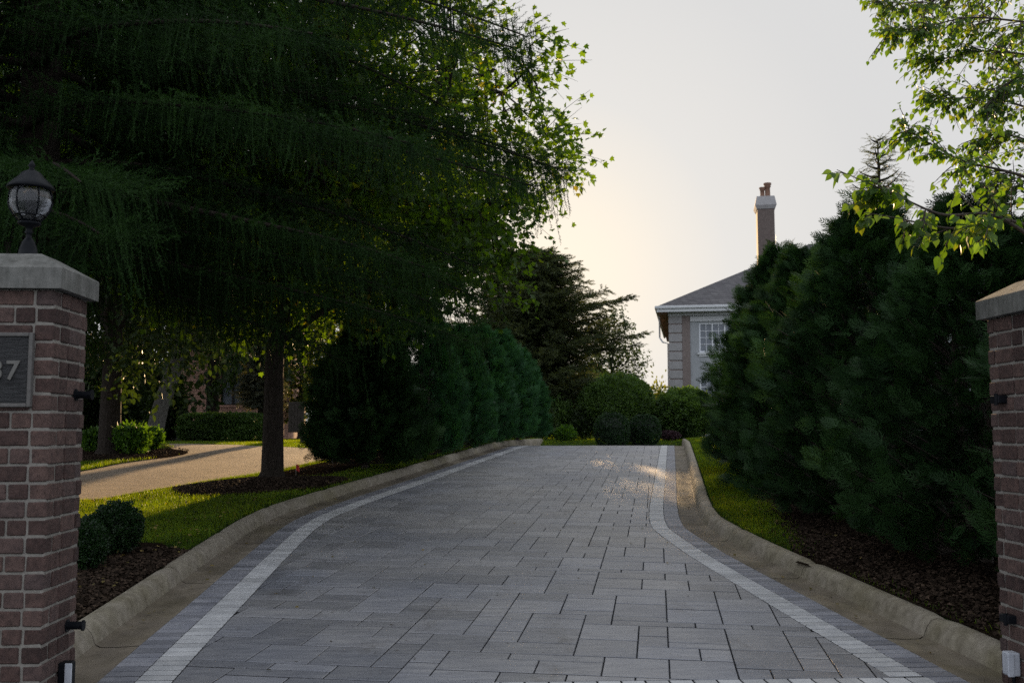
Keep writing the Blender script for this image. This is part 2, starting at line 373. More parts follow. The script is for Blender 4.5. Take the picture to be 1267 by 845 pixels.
def shingle(name, c1, c2):
    m, nt, out = mat(name)
    b = nt.nodes.new('ShaderNodeTexBrick'); b.inputs['Scale'].default_value = 1.0
    b.inputs['Color1'].default_value = col(c1); b.inputs['Color2'].default_value = col(c2); b.inputs['Mortar'].default_value = col(tuple(x*.5 for x in c1))
    b.inputs['Brick Width'].default_value = .35; b.inputs['Row Height'].default_value = .14; b.inputs['Mortar Size'].default_value = .012
    tc = nt.nodes.new('ShaderNodeTexCoord'); sx = nt.nodes.new('ShaderNodeSeparateXYZ'); cx = nt.nodes.new('ShaderNodeCombineXYZ')
    ad = nt.nodes.new('ShaderNodeMath'); ad.operation='ADD'
    nt.links.new(tc.outputs['Object'], sx.inputs[0]); nt.links.new(sx.outputs[0], ad.inputs[0]); nt.links.new(sx.outputs[1], ad.inputs[1])
    nt.links.new(ad.outputs[0], cx.inputs[0]); nt.links.new(sx.outputs[2], cx.inputs[1]); nt.links.new(cx.outputs[0], b.inputs[0])
    c = mixc(nt, b.outputs[0], ramp(nt, noise(nt, 3, 5), [(.3,(.8,.8,.8)),(.7,(1.15,1.15,1.15))]), 1.0, 'MULTIPLY')
    p = N(nt, 'ShaderNodeBsdfPrincipled', Roughness=.9); nt.links.new(c, p.inputs['Base Color']); nt.links.new(p.outputs[0], out.inputs[0]); return m
M_roof = shingle('roof_shingle', (.085,.08,.085), (.125,.118,.12))
M_farbrick = shingle('neighbour_brick', (.46,.25,.19), (.54,.32,.24))
M_wood = surf('dark_wood', [(.3,(.035,.028,.024)),(.7,(.06,.05,.042))], 10, .8, .3, .01, 20, .3, sc3=(4,4,.6))
M_red = plain('red_plastic', (.55,.03,.02), .5)
M_wire = plain('flag_wire', (.3,.3,.3), .4, 1)
M_stone = surf('step_stone', [(.3,(.25,.24,.22)),(.7,(.36,.34,.31))], 6, .9, .4, .01, 30)
M_clay = surf('clay_pot', [(.3,(.14,.075,.05)),(.7,(.22,.12,.08))], 8, .85, .2, .01, 30)

# ------------------------------------------------------------------ GROUND
def strips():
    ys = np.r_[np.linspace(-14, 4, 12), np.arange(4.3, 36, .3), np.geomspace(36.5, 270, 34)]
    lo = np.r_[np.geomspace(290, 8, 22), np.linspace(7.6, 0.0, 36)]
    rows = []
    xlt = L_cb(np.minimum(ys, 34)); xrt = R_cb(np.minimum(ys, 34))
    for i, y in enumerate(ys):
        xl, xr = float(xlt[i]), float(xrt[i]); row = []
        for s in lo: x = xl - s; row.append((x, y, float(ground_z(x - 1e-3, y))))
        for s in (0, .25, .5, .75, 1):
            x = xl + .002 + (xr-xl-.004)*s
            z = float(PD(y)) - .06 if y < ENDY else float(ground_z(x, y))
            row.append((x, y, z))
        for s in lo[::-1]: x = xr + s; row.append((x, y, float(ground_z(x + 1e-3, y))))
        rows.append(row)
    V = np.array(rows); nr, nc = V.shape[:2]
    i = np.arange(nr-1)[:,None]*nc; j = np.arange(nc-1)[None]
    Fq = np.stack([i+j, i+j+1, i+nc+j+1, i+nc+j], -1).reshape(-1,4)
    mb = MB(); mb.add(V.reshape(-1,3), Fq); o = mb.build('ground', M_soil, smooth=False); tag(o, kind='structure')
strips()

def sheet(name, fL, fR, y0, y1, dy, dz, m, nx=8, prof=None):
    ys = np.arange(y0, y1+dy*.5, dy); V = []
    for y in ys:
        a, b = float(fL(y)), float(fR(y))
        for s in np.linspace(0, 1, nx):
            x = a + (b-a)*s; z = (float(prof(y)) if prof else float(ground_z(x, y))) + dz; V.append((x, y, z))
    nr = len(ys); i = np.arange(nr-1)[:,None]*nx; j = np.arange(nx-1)[None]
    mb = MB(); mb.add(V, np.stack([i+j, i+j+1, i+nx+j+1, i+nx+j], -1).reshape(-1,4))
    o = mb.build(name, m, smooth=True); return tag(o, kind='structure')
# drive bed (dark joint sand)
sheet('drive_bed', lambda y: L_gry(y)-.0, lambda y: R_gry(y)+.0, 3.6, ENDY, .3, .0004, M_joint, 6, PD)
# street in front of the gate
mb = MB(); mb.add([(-60,-14,.02),(60,-14,.02),(60,1.2,.02),(-60,1.2,.02)], [(0,1,2,3)]); tag(mb.build('street', M_street), kind='structure')

# slabs
def clip(poly, p, n):
    out = []; L = len(poly)
    for i in range(L):
        a, b = poly[i], poly[(i+1) % L]; da = np.dot(a-p, n); db = np.dot(b-p, n)
        if da >= 0: out.append(a)
        if (da >= 0) != (db >= 0): out.append(a + (b-a)*(da/(da-db)))
    return out
def slabs():
    mb = MB(); ux, uy = .178, .132; nx, ny = 54, 232
    gid = -np.ones((ny, nx), int); ca, sa = math.cos(-R(11)), math.sin(-R(11))
    org = np.array([1.0, 3.0]); sh = [(3,2),(2,3),(2,3),(2,1),(3,2),(3,1),(2,2)]
    gx, gy = .0034, .0085; jj = random.Random(3); YR = 5.30; nid = 0
    for r in range(ny):
        off = 0
        for c in range(nx):
            if gid[r, c] >= 0: continue
            best = None
            for (w, d) in sh + [(1,2),(1,1)]:
                if r+d <= ny and c+w <= nx and (gid[r:r+d, c:c+w] < 0).all():
                    pen = jj.random()*1.6 + (7 if (w, d) == (1,1) else 1.2 if w == 1 else 0)
                    if r and c+w < nx and gid[r-1, c+w-1] != gid[r-1, c+w]: pen += 1.5
                    if c+w < nx and gid[r, c+w] >= 0 and r and gid[r-1,c+w-1] != gid[r-1,c+w]: pen += .6
                    # never leave a one-cell hole
                    if c+w+1 < nx and gid[r, c+w] < 0 and gid[r, c+w+1] >= 0: pen += 2
                    if best is None or pen < best[0]: best = (pen, w, d)
            _, w, d = best; gid[r:r+d, c:c+w] = nid; nid += 1
            x0, x1 = (c-nx/2)*ux+gx, (c+w-nx/2)*ux-gx; y0, y1 = r*uy+gy - 1, (r+d)*uy-gy - 1
            P = [np.array([x, y]) for x, y in ((x0,y0),(x1,y0),(x1,y1),(x0,y1))]
            P = [org + np.array([p[0]*ca - p[1]*sa, p[0]*sa + p[1]*ca]) for p in P]
            cy = [p[1] for p in P]; ya, yb = min(cy), max(cy)
            if yb < YR or ya > ENDY: continue
            for fn, sg in ((L_in, 1), (R_in, -1)):
                a = np.array([float(fn(ya)) + sg*.004, ya]); b = np.array([float(fn(yb)) + sg*.004, yb])
                t = b-a; n = np.array([t[1], -t[0]])*sg; n = n/np.linalg.norm(n)
                P = clip(P, a, n)
                if len(P) < 3: break
            if len(P) >= 3: P = clip(P, np.array([0, YR+.004]), np.array([0, 1.]))
            if len(P) < 3: continue
            A = np.array(P); area = .5*abs(np.sum(A[:,0]*np.roll(A[:,1],-1)-np.roll(A[:,0],-1)*A[:,1]))
            if area < .0012: continue
            h = jj.uniform(-.0010, .0015)
            prism(mb, A, lambda x, y: PD(y)+.004+h, lambda x, y: PD(y)-.02, .003, 0, jj.random())
    return tag(mb.build('driveway', M_slab), kind='structure')
slabs()
def border(name, fa, fb, m, y0, y1, w=.098):
    mb = MB(); y = y0; jj = random.Random(hash(name) % 1000 if False else len(name))
    while y < y1:
        sa = float(fa(y+.05)-fa(y-.05))/.1; sb = float(fb(y+.05)-fb(y-.05))/.1; s = (sa+sb)/2
        dy = w/math.sqrt(1+s*s*.3)
        # courses run square to the curve: shift the outer end along y by the slope
        xa, xb = float(fa(y)), float(fb(y)); k = -s*(xb-xa)*.55
        g = .0095
        P = []
        for (f, yy) in ((fa, y+g), (fb, y+k+g), (fb, y+k+dy-g), (fa, y+dy-g)):
            P.append([float(f(yy)), yy])
        P = np.array(P); c = P.mean(0); P[0] += (P[1]-P[0])*.012; P[1] -= (P[1]-P[0])*.012; P[3] += (P[2]-P[3])*.012; P[2] -= (P[2]-P[3])*.012
        h = jj.uniform(-.0006, .0012)
        prism(mb, P, lambda x, yv: PD(yv)+.005+h, lambda x, yv: PD(yv)-.02, .0028, 0, jj.random())
        y += dy
    return tag(mb.build(name, m), kind='structure')
border('light_paver_border', L_out, L_in, M_light, 5.31, ENDY)
border('grey_paver_border', L_gry, L_out, M_grey, 5.0, ENDY)
border('light_paver_border', R_in, R_out, M_light, 5.31, ENDY)
border('grey_paver_border', R_out, R_gry, M_grey, 5.0, ENDY)
# threshold rows across the gateway and the apron outside it
mb = MB(); jj = random.Random(5); x = float(L_out(5.2))
while x < float(R_out(5.2)) - .06:
    P = np.array([[x+.005, 5.115],[x+.119, 5.115],[x+.119, 5.29],[x+.005, 5.29]])
    prism(mb, P, lambda a, b: PD(b)+.005, lambda a, b: PD(b)-.02, .003, 0, jj.random()); x += .124
tag(mb.build('light_paver_threshold', M_light), kind='structure')
mb = MB(); y = 1.2; 
while y < 4.98:
    x = -3.2 + jj.uniform(0, .3)
    while x < 4.2:
        w = jj.choice([.2,.3,.4]); P = np.array([[x+.004,y+.003],[x+w-.004,y+.003],[x+w-.004,y+.147],[x+.004,y+.147]])
        prism(mb, P, lambda a, b: PD(b)+.03*0+.004, lambda a, b: PD(b)-.02, .003, 0, jj.random()); x += w
    y += .15
tag(mb.build('paver_apron', M_grey), kind='structure')
mb = MB(); mb.add([(-3.3,1.2,-.004),(4.4,1.2,-.004),(4.4,5.1,-.004),(-3.3,5.1,-.004)], [(0,1,2,3)]); tag(mb.build('apron_bed', M_joint), kind='structure')

def curb(fg, ff, fb, sg):
    """gutter pan from grey border to curb face, then rounded curb"""
    mbg = MB(); mbc = MB(); y = 4.2; seg = 1.95
    prof = [(0,.0),(.06,.03),(.16,.085),(.32,.118),(.55,.128),(.8,.124),(.95,.112),(1.0,.085),(1.0,.0),(1.0,-.1)]
    k = 0
    while y < ENDY + 1:
        ys = np.linspace(y+.007, y+seg-.007, 14)
        rows = []
        for yy in ys:
            a = float(fg(yy)); b = float(ff(yy)); z = float(PD(yy)) if yy < ENDY else float(PD(ENDY))
            rows.append([(a+(b-a)*s, yy, z + q) for s, q in ((0,-.05),(0,-.001),(.02,.002),(.5,-.006),(.9,-.004),(1.08,.02))])
        V = np.array(rows); nc = V.shape[1]; i = np.arange(len(ys)-1)[:,None]*nc; j = np.arange(nc-1)[None]
        mbg.add(V.reshape(-1,3), np.stack([i+j, i+j+1, i+nc+j+1, i+nc+j], -1).reshape(-1,4)[:, ::(1 if sg>0 else -1)])
        if k % 1 == 0:
            rows = []
            for q, yy in enumerate(ys):
                a = float(ff(yy)); b = float(fb(yy)); z = float(PD(yy)) if yy < ENDY else float(PD(ENDY))
                zt = float(PS(yy)) - z
                w = max(abs(b-a), .10)*(-1 if sg<0 else 1)*1.0
                e = .0 if 0 < q < 13 else .012
                rows.append([(a+w*s, yy, z + max(h,-.1)*(1+zt/.12*(.0 if h<=0 else 1)) - (e if h>0.05 else 0)) for s, h in prof])
            V = np.array(rows); nc = V.shape[1]; i = np.arange(len(ys)-1)[:,None]*nc; j = np.arange(nc-1)[None]
            Fq = np.stack([i+j, i+j+1, i+nc+j+1, i+nc+j], -1).reshape(-1,4)[:, ::(1 if sg>0 else -1)]
            mbc.add(V.reshape(-1,3), Fq)
            for e in (0, len(ys)-1):
                ring = V[e]; mbc.poly(ring, [list(range(nc)) if e else list(range(nc))[::-1]])
        y += seg; k += 1
    tag(mbg.build('gutter', M_gut, smooth=True), kind='structure'); tag(mbc.build('curb', M_curb, smooth=True), kind='structure')
curb(L_gry, L_cf, L_cb, -1); curb(R_gry, R_cf, R_cb, 1)

# neighbour drive (in columns of X)
def pxfun(pts, off=0.02):
    P = sorted([unproj(u, v, off) for u, v in pts]); xs = [p[0] for p in P]; ys = [p[1] for p in P]
    return (lambda X: np.interp(X, xs, ys)), xs, ys
ND_near, nx_, ny_ = pxfun([(127,619),(175,609),(230,600.5),(280,593),(348,581.5),(400,571.5),(425,566)], .01)
ND_far, fx_, fy_ = pxfun([(140,549.3),(200,548.8),(260,549.8),(308,551.5),(348,553),(391,556),(425,559)], .01)
xe = min(nx_[-1], fx_[-1]); print('near', list(zip(nx_, ny_)), 'far', list(zip(fx_, fy_)))
def nd_near(X):
    X = np.asarray(X, float); s = (ny_[1]-ny_[0])/(nx_[1]-nx_[0]) if nx_[1] != nx_[0] else 0
    return np.where(X < nx_[0], ny_[0] + (X-nx_[0])*max(-.3, min(.45, s)), ND_near(X))
def nd_far(X):
    X = np.asarray(X, float); return np.where(X < fx_[0], fy_[0], ND_far(X))
cols = np.r_[np.linspace(-40, -12, 12), np.linspace(-11.5, xe, 40)]
V = []
for X in cols:
    a, b = float(nd_near(X)), float(nd_far(X)); b = max(b, a+.2)
    for s in np.linspace(0, 1, 14): y = a + (b-a)*s; V.append((X, y, float(ground_z(X, y)) + .015))
nc = 14; i = np.arange(len(cols)-1)[:,None]*nc; j = np.arange(nc-1)[None]
mb = MB(); mb.add(V, np.stack([i+j, i+nc+j, i+nc+j+1, i+j+1], -1).reshape(-1,4)); tag(mb.build('neighbour_driveway', M_asph, smooth=True), kind='structure')

# patches: lawn island, mulch beds given as outlines on the ground
def inpoly(X, Y, P):
    X = np.asarray(X); Y = np.asarray(Y); P = np.asarray(P); ins = np.zeros(X.shape, bool); n = len(P)
    for i in range(n):
        x1, y1 = P[i]; x2, y2 = P[(i+1) % n]
        c = ((y1 > Y) != (y2 > Y)) & (X < (x2-x1)*(Y-y1)/(y2-y1+1e-12)+x1); ins ^= c
    return ins
def patch(name, P, dz, m, mound=0.0):
    P = np.asarray(P, float); c = P.mean(0); n = len(P); V = []; K = 8
    for k in range(K+1):
        s = k/K
        for p in P:
            q = c + (p-c)*s; V.append((q[0], q[1], float(ground_z(q[0], q[1])) + dz*(1 if k < K else .2) + mound*(1-s*s)))
    f = []
    for k in range(K):
        for i2 in range(n): f.append((k*n+i2, k*n+(i2+1) % n, (k+1)*n+(i2+1) % n, (k+1)*n+i2))
    mb = MB(); mb.add(V, np.array(f)[:, ::-1]); return tag(mb.build(name, m, smooth=True), kind='structure')
def dens(P, n=6):
    P = np.asarray(P, float); out = []
    for i in range(len(P)):
        a, b = P[i], P[(i+1) % len(P)]
        for k in range(n): out.append(a+(b-a)*k/n)
    return np.array(out)
ISL = np.array([unproj(u, v, .02) for u, v in [(60,592),(101,583),(151,574),(222,564),(228,562),(212,553.5),(194,550.2),(120,550),(60,550)]])
patch('lawn_island', dens(ISL, 3), .04, M_soil)
IB = unproj(135, 563, .02)
IBP = np.array([(IB[0]+1.9*math.cos(a)-.3, IB[1]+2.6*math.sin(a)) for a in np.linspace(0, 2*np.pi, 24, endpoint=False)])
patch('island_mulch', IBP, .055, M_mulch)
MT = unproj(335, 600, .06)            # maple trunk foot
MR = [(MT[0]-.1+1.25*math.cos(a)*(1+.12*math.sin(3*a)), MT[1]-.35+1.35*math.sin(a)) for a in np.linspace(0, 2*np.pi, 30, endpoint=False)]
MR = np.array([(min(p[0], float(L_cb(p[1]))-.12), p[1]) for p in MR])
patch('maple_mulch_ring', MR, .012, M_mulch, .07)
# bed beside left pillar
LB = [(float(L_cb(y))-.01, y) for y in np.linspace(4.6, 8.6, 10)] + [unproj(200,672,.12), unproj(150,668,.12), (-3.6,8.2), (-4.6,6.5), (-4.4,4.6)]
LB[9] = unproj(243,682,.12)
LB = np.array(LB); patch('pillar_mulch_bed', dens(LB, 2), .012, M_mulch)
# right bed under the arborvitae
RBi = [unproj(975,690,.12), unproj(985,668,.12), unproj(960,632,.12), unproj(930,600,.12), unproj(905,575,.12)]
def rb_left(y):
    P = sorted(RBi, key=lambda p: p[1]); xs = [p[0] for p in P]; ys = [p[1] for p in P]
    e = np.interp(y, ys, xs); near = float(R_cb(y)) + .01
    e = max(e, float(R_cb(y))+.8*float(sstep(15, 19, y)))
    return e if y > ys[0]+.0 else near + (xs[0]-near)*float(sstep(ys[0]-.9, ys[0], y))
RBy0 = sorted(p[1] for p in RBi)[0]
print('right bed', RBi, 'maple', MT)
sheet('hedge_mulch_bed', rb_left, lambda y: 9.0, 4.4, 25, .2, .012, M_mulch, 14)
sheet('hedge_mulch_bed', lambda y: float(L_cb(y))-2.1, lambda y: float(L_cb(y))-.75, 16.2, 31, .3, .012, M_mulch, 6)

# ------------------------------------------------------------------ GRASS
GB = (np.array([(-.5,0,0),(.5,0,0),(.35,.55,.06),(-.35,.55,.06),(0,1,.22)], float)*np.array([.10,1,1]), np.array([(0,1,2),(0,2,3),(3,2,4)]))
def grass():
    Xs=[]; Ys=[]
    def samp(x0,x1,y0,y1,n):
        X = rng.uniform(x0,x1,n); Y = rng.uniform(y0,y1,n); return X,Y
    for (x0,x1,y0,y1,d) in ((-8,-1,6.5,12,2600),(-9,0,12,20,1500),(-9,3,20,34,420),(1,9,5,16,2800),(3,9,16,27,1400),(-16,-5,20,42,330),(-2,12,31.5,35,520),(-4,22,35,40,160),(-4.4,-2.4,1.4,4.7,1500)):
        n = int((x1-x0)*(y1-y0)*d); X, Y = samp(x0,x1,y0,y1,n); Xs.append(X); Ys.append(Y)
    X = np.concatenate(Xs); Y = np.concatenate(Ys)
    lc = L_cb(Y); rc = R_cb(Y)
    k = (X < lc-.02) | (X > rc+.02) | (Y > ENDY+1)
    nd = (Y > nd_near(X)) & (Y < nd_far(X)) & (X < xe)
    isl = inpoly(X, Y, ISL)
    k &= (~nd) | isl
    k &= ~(inpoly(X, Y, MR) | inpoly(X, Y, LB) | inpoly(X, Y, IBP))
    rl = np.array([rb_left(y) for y in np.linspace(4, 28, 200)]); rlx = np.interp(Y, np.linspace(4,28,200), rl)
    k &= ~((X > rlx + rng.normal(0,.08,len(X))) & (X > rc) & (Y < 27))
    k &= ~((X < lc-.75) & (X > lc-2.1) & (Y > 16.2) & (Y < 31))
    X = X[k]; Y = Y[k]; n = len(X); print('grass', n)
    Z = ground_z(X, Y) + np.where(inpoly(X, Y, ISL), .035, -.003)
    D = norm(np.c_[rng.normal(0,.35,n), rng.normal(0,.35,n), np.ones(n)]); Nn = norm(np.c_[rng.normal(size=n), rng.normal(size=n), np.full(n,.15)])
    S = rng.uniform(.03,.065,n)*(1+sstep(15,30,Y)*.4)
    pv = GB[0].copy(); mb = MB()
    cl = .5+.5*np.sin(X*2.1+np.sin(Y*1.7))*np.sin(Y*1.4+X)
    scatter(mb, pv, GB[1], np.c_[X,Y,Z], D, Nn, S, 0, np.clip(cl*.45 + rng.random(n)*.45 + (rng.random(n) > .985)*.5, 0, 1))
    tag(mb.build('lawn_grass', M_grass), 'short mown green lawn grass beside the paved drive', 'grass', kind='stuff')
grass()
# mulch chips
def chips():
    X=[];Y=[];Z=[]
    def put(poly, n, dz, x0,x1,y0,y1):
        x = rng.uniform(x0,x1,n); y = rng.uniform(y0,y1,n); k = inpoly(x,y,poly); x=x[k]; y=y[k]
        X.append(x);Y.append(y);Z.append(ground_z(x,y)+dz)
    put(IBP, 5000, .065, IBP[:,0].min(),IBP[:,0].max(),IBP[:,1].min(),IBP[:,1].max()); put(LB, 26000, .016, -4.6,-1.5,4.6,9); 
    c = MR.mean(0); n0 = len(X); put(MR, 12000, .02, c[0]-1.5,c[0]+1.5,c[1]-1.6,c[1]+1.6)
    r2 = ((X[-1]-c[0])**2+(Y[-1]-c[1])**2)/1.6; Z[-1] = Z[-1] + .07*np.clip(1-r2,0,1)
    n = 14000; x = rng.uniform(-5,3,n); y = rng.uniform(16.2,31,n); k = (x < L_cb(y)-.75) & (x > L_cb(y)-2.1); X.append(x[k]);Y.append(y[k]);Z.append(ground_z(x[k],y[k])+.018)
    n = 60000; x = rng.uniform(2,6.5,n); y = rng.uniform(5,15,n); rl = np.array([rb_left(q) for q in np.linspace(4,28,200)]); k = x > np.interp(y, np.linspace(4,28,200), rl)+rng.normal(0,.1,n); k &= x > R_cb(y)+.03
    x=x[k];y=y[k]; X.append(x);Y.append(y);Z.append(ground_z(x,y)+.018)
    X=np.concatenate(X);Y=np.concatenate(Y);Z=np.concatenate(Z); n=len(X)
    pv = np.array([(-.35,-.5,0),(.35,-.45,.1),(.3,.5,0),(-.3,.45,.12),(0,0,.35)]); pf = np.array([(0,1,4),(1,2,4),(2,3,4),(3,0,4)])
    mb = MB(); D = norm(np.c_[rng.normal(size=n),rng.normal(size=n),rng.normal(0,.35,n)]); Nn = norm(np.c_[rng.normal(0,.4,n),rng.normal(0,.4,n),np.ones(n)])
    scatter(mb, pv, pf, np.c_[X,Y,Z], D, Nn, rng.uniform(.012,.04,n), 0, rng.random(n)**2)
    tag(mb.build('mulch_chips', M_chip), 'dark shredded bark mulch spread over the planting beds', 'mulch', kind='stuff')
chips()
def fallen():
    x = rng.uniform(-5.5,-.5,2600); y = rng.uniform(6.5,19,2600); k = (x < L_cb(y)-.03) & (y < nd_near(x)-.1); k &= rng.random(2600) < .18 + .5*np.exp(-((x-L_cb(y)+.3)/.6)**2)
    x=x[k]; y=y[k]; z = ground_z(x,y)+.035
    x2 = rng.uniform(3,5.2,160); y2 = rng.uniform(8,16,160); k = x2 > R_cb(y2)+.1; x2=x2[k]; y2=y2[k]; z2 = ground_z(x2,y2)+.04
    x=np.r_[x,x2]; y=np.r_[y,y2]; z=np.r_[z,z2]
    # a few on the pavers and in the gutters
    yy = rng.uniform(5.3,20,60); side = rng.random(60) < .6
    xx = np.where(side, L_cf(yy)+.05+rng.random(60)*.12, R_cf(yy)-.05-rng.random(60)*.15); x=np.r_[x,xx]; y=np.r_[y,yy]; z=np.r_[z,PD(yy)+.012]
    yy = rng.uniform(5.4,22,70); xx = L_in(yy) + (R_in(yy)-L_in(yy))*rng.random(70); x=np.r_[x,xx]; y=np.r_[y,yy]; z=np.r_[z,PD(yy)+.012]
    n=len(x); mb = MB(); D = norm(np.c_[rng.normal(size=n),rng.normal(size=n),rng.normal(0,.2,n)]); Nn = norm(np.c_[rng.normal(0,.3,n),rng.normal(0,.3,n),np.ones(n)])
    scatter(mb, *LEAF4, np.c_[x,y,z], D, Nn, rng.uniform(.02,.045,n)); tag(mb.build('fallen_leaves', M_fallen), 'scattered dry yellow leaves on the lawn, gutter and mulch', 'leaves', kind='stuff')
fallen()

# ------------------------------------------------------------------ PILLARS
def pillar(x0, x1, y0, y1, zbot, ztop, label, inner, name='brick_pillar'):
    cx, cy = (x0+x1)/2, (y0+y1)/2
    root = empty(name, (cx, cy, 0), label, 'pillar', 'brick gate pillars')
    mb = MB(); ch = .0816; g = .006; n = int(round((ztop-zbot)/ch)); ch = (ztop-zbot)/n; d = .088; L = .176
    W_, D_ = x1-x0, y1-y0
    cbox(mb, (0,0,(zbot+ztop)/2-.0), (W_-.016, D_-.016, ztop-zbot-.002), .004, 1)
    def row(a, b, start):
        out = []; p = a; first = start
        while p < b-.02:
            q = min(p+(first if first else L), b); first = None
            if b-q < .03: q = b
            out.append((p, q)); p = q
        return out
    for k in range(n):
        z = zbot + (k+.5)*ch; h = ch - 2*g
        ev = k % 2 == 0
        xa, xb = (-W_/2, W_/2) if ev else (-W_/2+d, W_/2-d)
        for s in (-1, 1):
            for (p, q) in row(xa, xb, None if ev else None):
                j = rng.uniform(-.002,.003); cbox(mb, ((p+q)/2, s*(D_/2-d/2+j), z), (q-p-2*g*(1), d, h), .005, 0, rng.random(), jit=.0016)
        ya, yb = (-D_/2+d, D_/2-d) if ev else (-D_/2, D_/2)
        for s in (-1, 1):
            for (p, q) in row(ya, yb, None if not ev else .10):
                j = rng.uniform(-.002,.003); cbox(mb, (s*(W_/2-d/2+j), (p+q)/2, z), (d, q-p-2*g, h), .005, 0, rng.random(), jit=.0016)
    mb.build('shaft', [M_brick, M_mortar], root)
    # cap: slab with low hipped top
    mb = MB(); o = .036; a, b = W_/2+o, D_/2+o; z0 = ztop; f = .102
    V = [(-a,-b,z0),(a,-b,z0),(a,b,z0),(-a,b,z0),(-a,-b,z0+f-.004),(a,-b,z0+f-.004),(a,b,z0+f-.004),(-a,b,z0+f-.004),
         (-a+.006,-b+.006,z0+f+.002),(a-.006,-b+.006,z0+f+.002),(a-.006,b-.006,z0+f+.002),(-a+.006,b-.006,z0+f+.002),
         (-.11,-.11,z0+.185),(.11,-.11,z0+.185),(.11,.11,z0+.185),(-.11,.11,z0+.185)]
    fs = [(3,2,1,0)]
    for lv in (0,4,8):
        for i in range(4): fs.append((lv+i, lv+(i+1)%4, lv+4+(i+1)%4, lv+4+i))
    fs.append((12,13,14,15)); mb.poly(V, fs); mb.build('cap', M_cap, root)
    # hinge brackets on the inner face
    s = inner
    for zz, yy in ((1.485 if inner > 0 else 1.47, .08), (.37 if inner > 0 else .36, .08)):
        mb = MB(); xw = s*W_/2
        if inner > 0:
            tube(mb, [(xw-.005, yy, zz),(xw+.075, yy, zz)], .019, 14); tube(mb, [(xw+.075, yy, zz),(xw+.082, yy, zz)], .026, 14)
            tube(mb, [(xw-.002, yy, zz),(xw+.006, yy, zz)], .03, 14)
        else:
            cbox(mb, (xw-.02, yy, zz), (.05, .085, .042), .004); tube(mb, [(xw-.045, yy-.02, zz-.03),(xw-.045, yy-.02, zz+.03)], .01, 10)
        mb.build('hinge', M_black, root, smooth=False)
    # gate sensor
    mb = MB(); yy = .02 if inner > 0 else .05; zz = .155 if inner > 0 else .145
    cbox(mb, (s*(W_/2+.03), yy, zz), (.06, .07, .115), .006, 0); b1 = mb.build('sensor_box', M_black if inner > 0 else M_box, root)
    mb = MB(); cbox(mb, (s*(W_/2+.052), yy-.038, zz), (.034, .008, .115), .003, 0)
    for dx in (-.008, .008):
        for dz in (-.045, .045): tube(mb, [(s*(W_/2+.052)+dx, yy-.042, zz+dz),(s*(W_/2+.052)+dx, yy-.044, zz+dz)], .003, 8)
    mb.build('face_plate', M_box, b1)
    mb = MB(); tube(mb, [(s*(W_/2+.02), yy, zz-.055),(s*(W_/2+.02), yy, zz-.20)], .009, 8); mb.build('conduit', M_black, b1)
    return root
PXc = -2.127; PH = .225; PY0 = 4.81
pl = pillar(PXc-PH, PXc+PH, PY0, PY0+.42, -.08, 1.97, 'red brick gate pillar with a house number plaque and a lantern on its stone cap', 1)
pr = pillar(2.80, 3.25, PY0, PY0+.42, -.08, 1.90, 'bare topped red brick gate pillar with black hinge brackets, in front of the right hedge', -1)
# plaque on left pillar front
mb = MB(); fy = -.21
zc = 1.59; ph_, pw = .155, .118
cbox(mb, (0, fy-.006, zc), (pw*2, .022, ph_*2), .003); plq = mb.build('number_plaque', M_plaq, pl)
mb = MB()
for s in (-1,1):
    cbox(mb, (s*(pw+.009), fy-.008, zc), (.018, .032, ph_*2+.036), .003); cbox(mb, (0, fy-.008, zc+s*(ph_+.009)), (pw*2-.001, .032, .018), .003)
mb.build('plaque_frame', M_plframe, plq)
for i, ch_ in enumerate('37'):
    cu = bpy.data.curves.new('digit', 'FONT'); cu.body = ch_; cu.size = .125; cu.extrude = .004; cu.bevel_depth = .0008; cu.align_x = 'CENTER'; cu.offset = .0015
    t = bpy.data.objects.new('tmp', cu); COL.objects.link(t); bpy.context.view_layer.update()
    me = bpy.data.meshes.new_from_object(t.evaluated_get(bpy.context.evaluated_depsgraph_get())); me.name = 'digit'; me.materials.clear(); me.materials.append(M_digit)
    bpy.data.objects.remove(t); o = bpy.data.objects.new('digit', me); COL.objects.link(o); o.parent = plq
    o.location = (-.022 + .072*i, fy-.020, zc-.045); o.rotation_euler = (math.pi/2, 0, 0)

# lantern
lx, ly, lz = PXc, PY0+.21, 2.152
lan = empty('pillar_lantern', (lx, ly, lz), 'black metal lantern with a ribbed round glass globe on the left pillar cap', 'lantern'); lan.scale = (.90,.90,.92)
mb = MB(); lathe(mb, (0,0,0), [(0,0),(.062,0),(.062,.012),(.05,.022),(.046,.05),(.036,.075),(.034,.085),(.024,.10),(.015,.112),(.015,.13),(.022,.14),(.016,.15),(.02,.165),(.055,.178),(.062,.186),(.058,.194),(.0,.194)], 28); mb.build('base', M_black, lan, smooth=True)
gp = [(.046,.195),(.075,.225),(.098,.26),(.108,.30),(.106,.34),(.094,.372)]
mb = MB(); lathe(mb, (0,0,0), gp, 32); lathe(mb, (0,0,0), [(r-.004, z) for r, z in gp], 32); mb.build('globe', M_glass, lan, smooth=True)
mb = MB()
for k in range(6):
    a = 2*math.pi*k/6 + .26
    tube(mb, [((r+.003)*math.cos(a), (r+.003)*math.sin(a), z) for r, z in gp], .0045, 8)
tube(mb, [((.051)*math.cos(t), (.051)*math.sin(t), .205) for t in np.linspace(0, 2*np.pi, 25)], .006, 8)
tube(mb, [((.083)*math.cos(t), (.083)*math.sin(t), .228) for t in np.linspace(0, 2*np.pi, 25)], .004, 8)
mb.build('cage', M_black, lan, smooth=True)
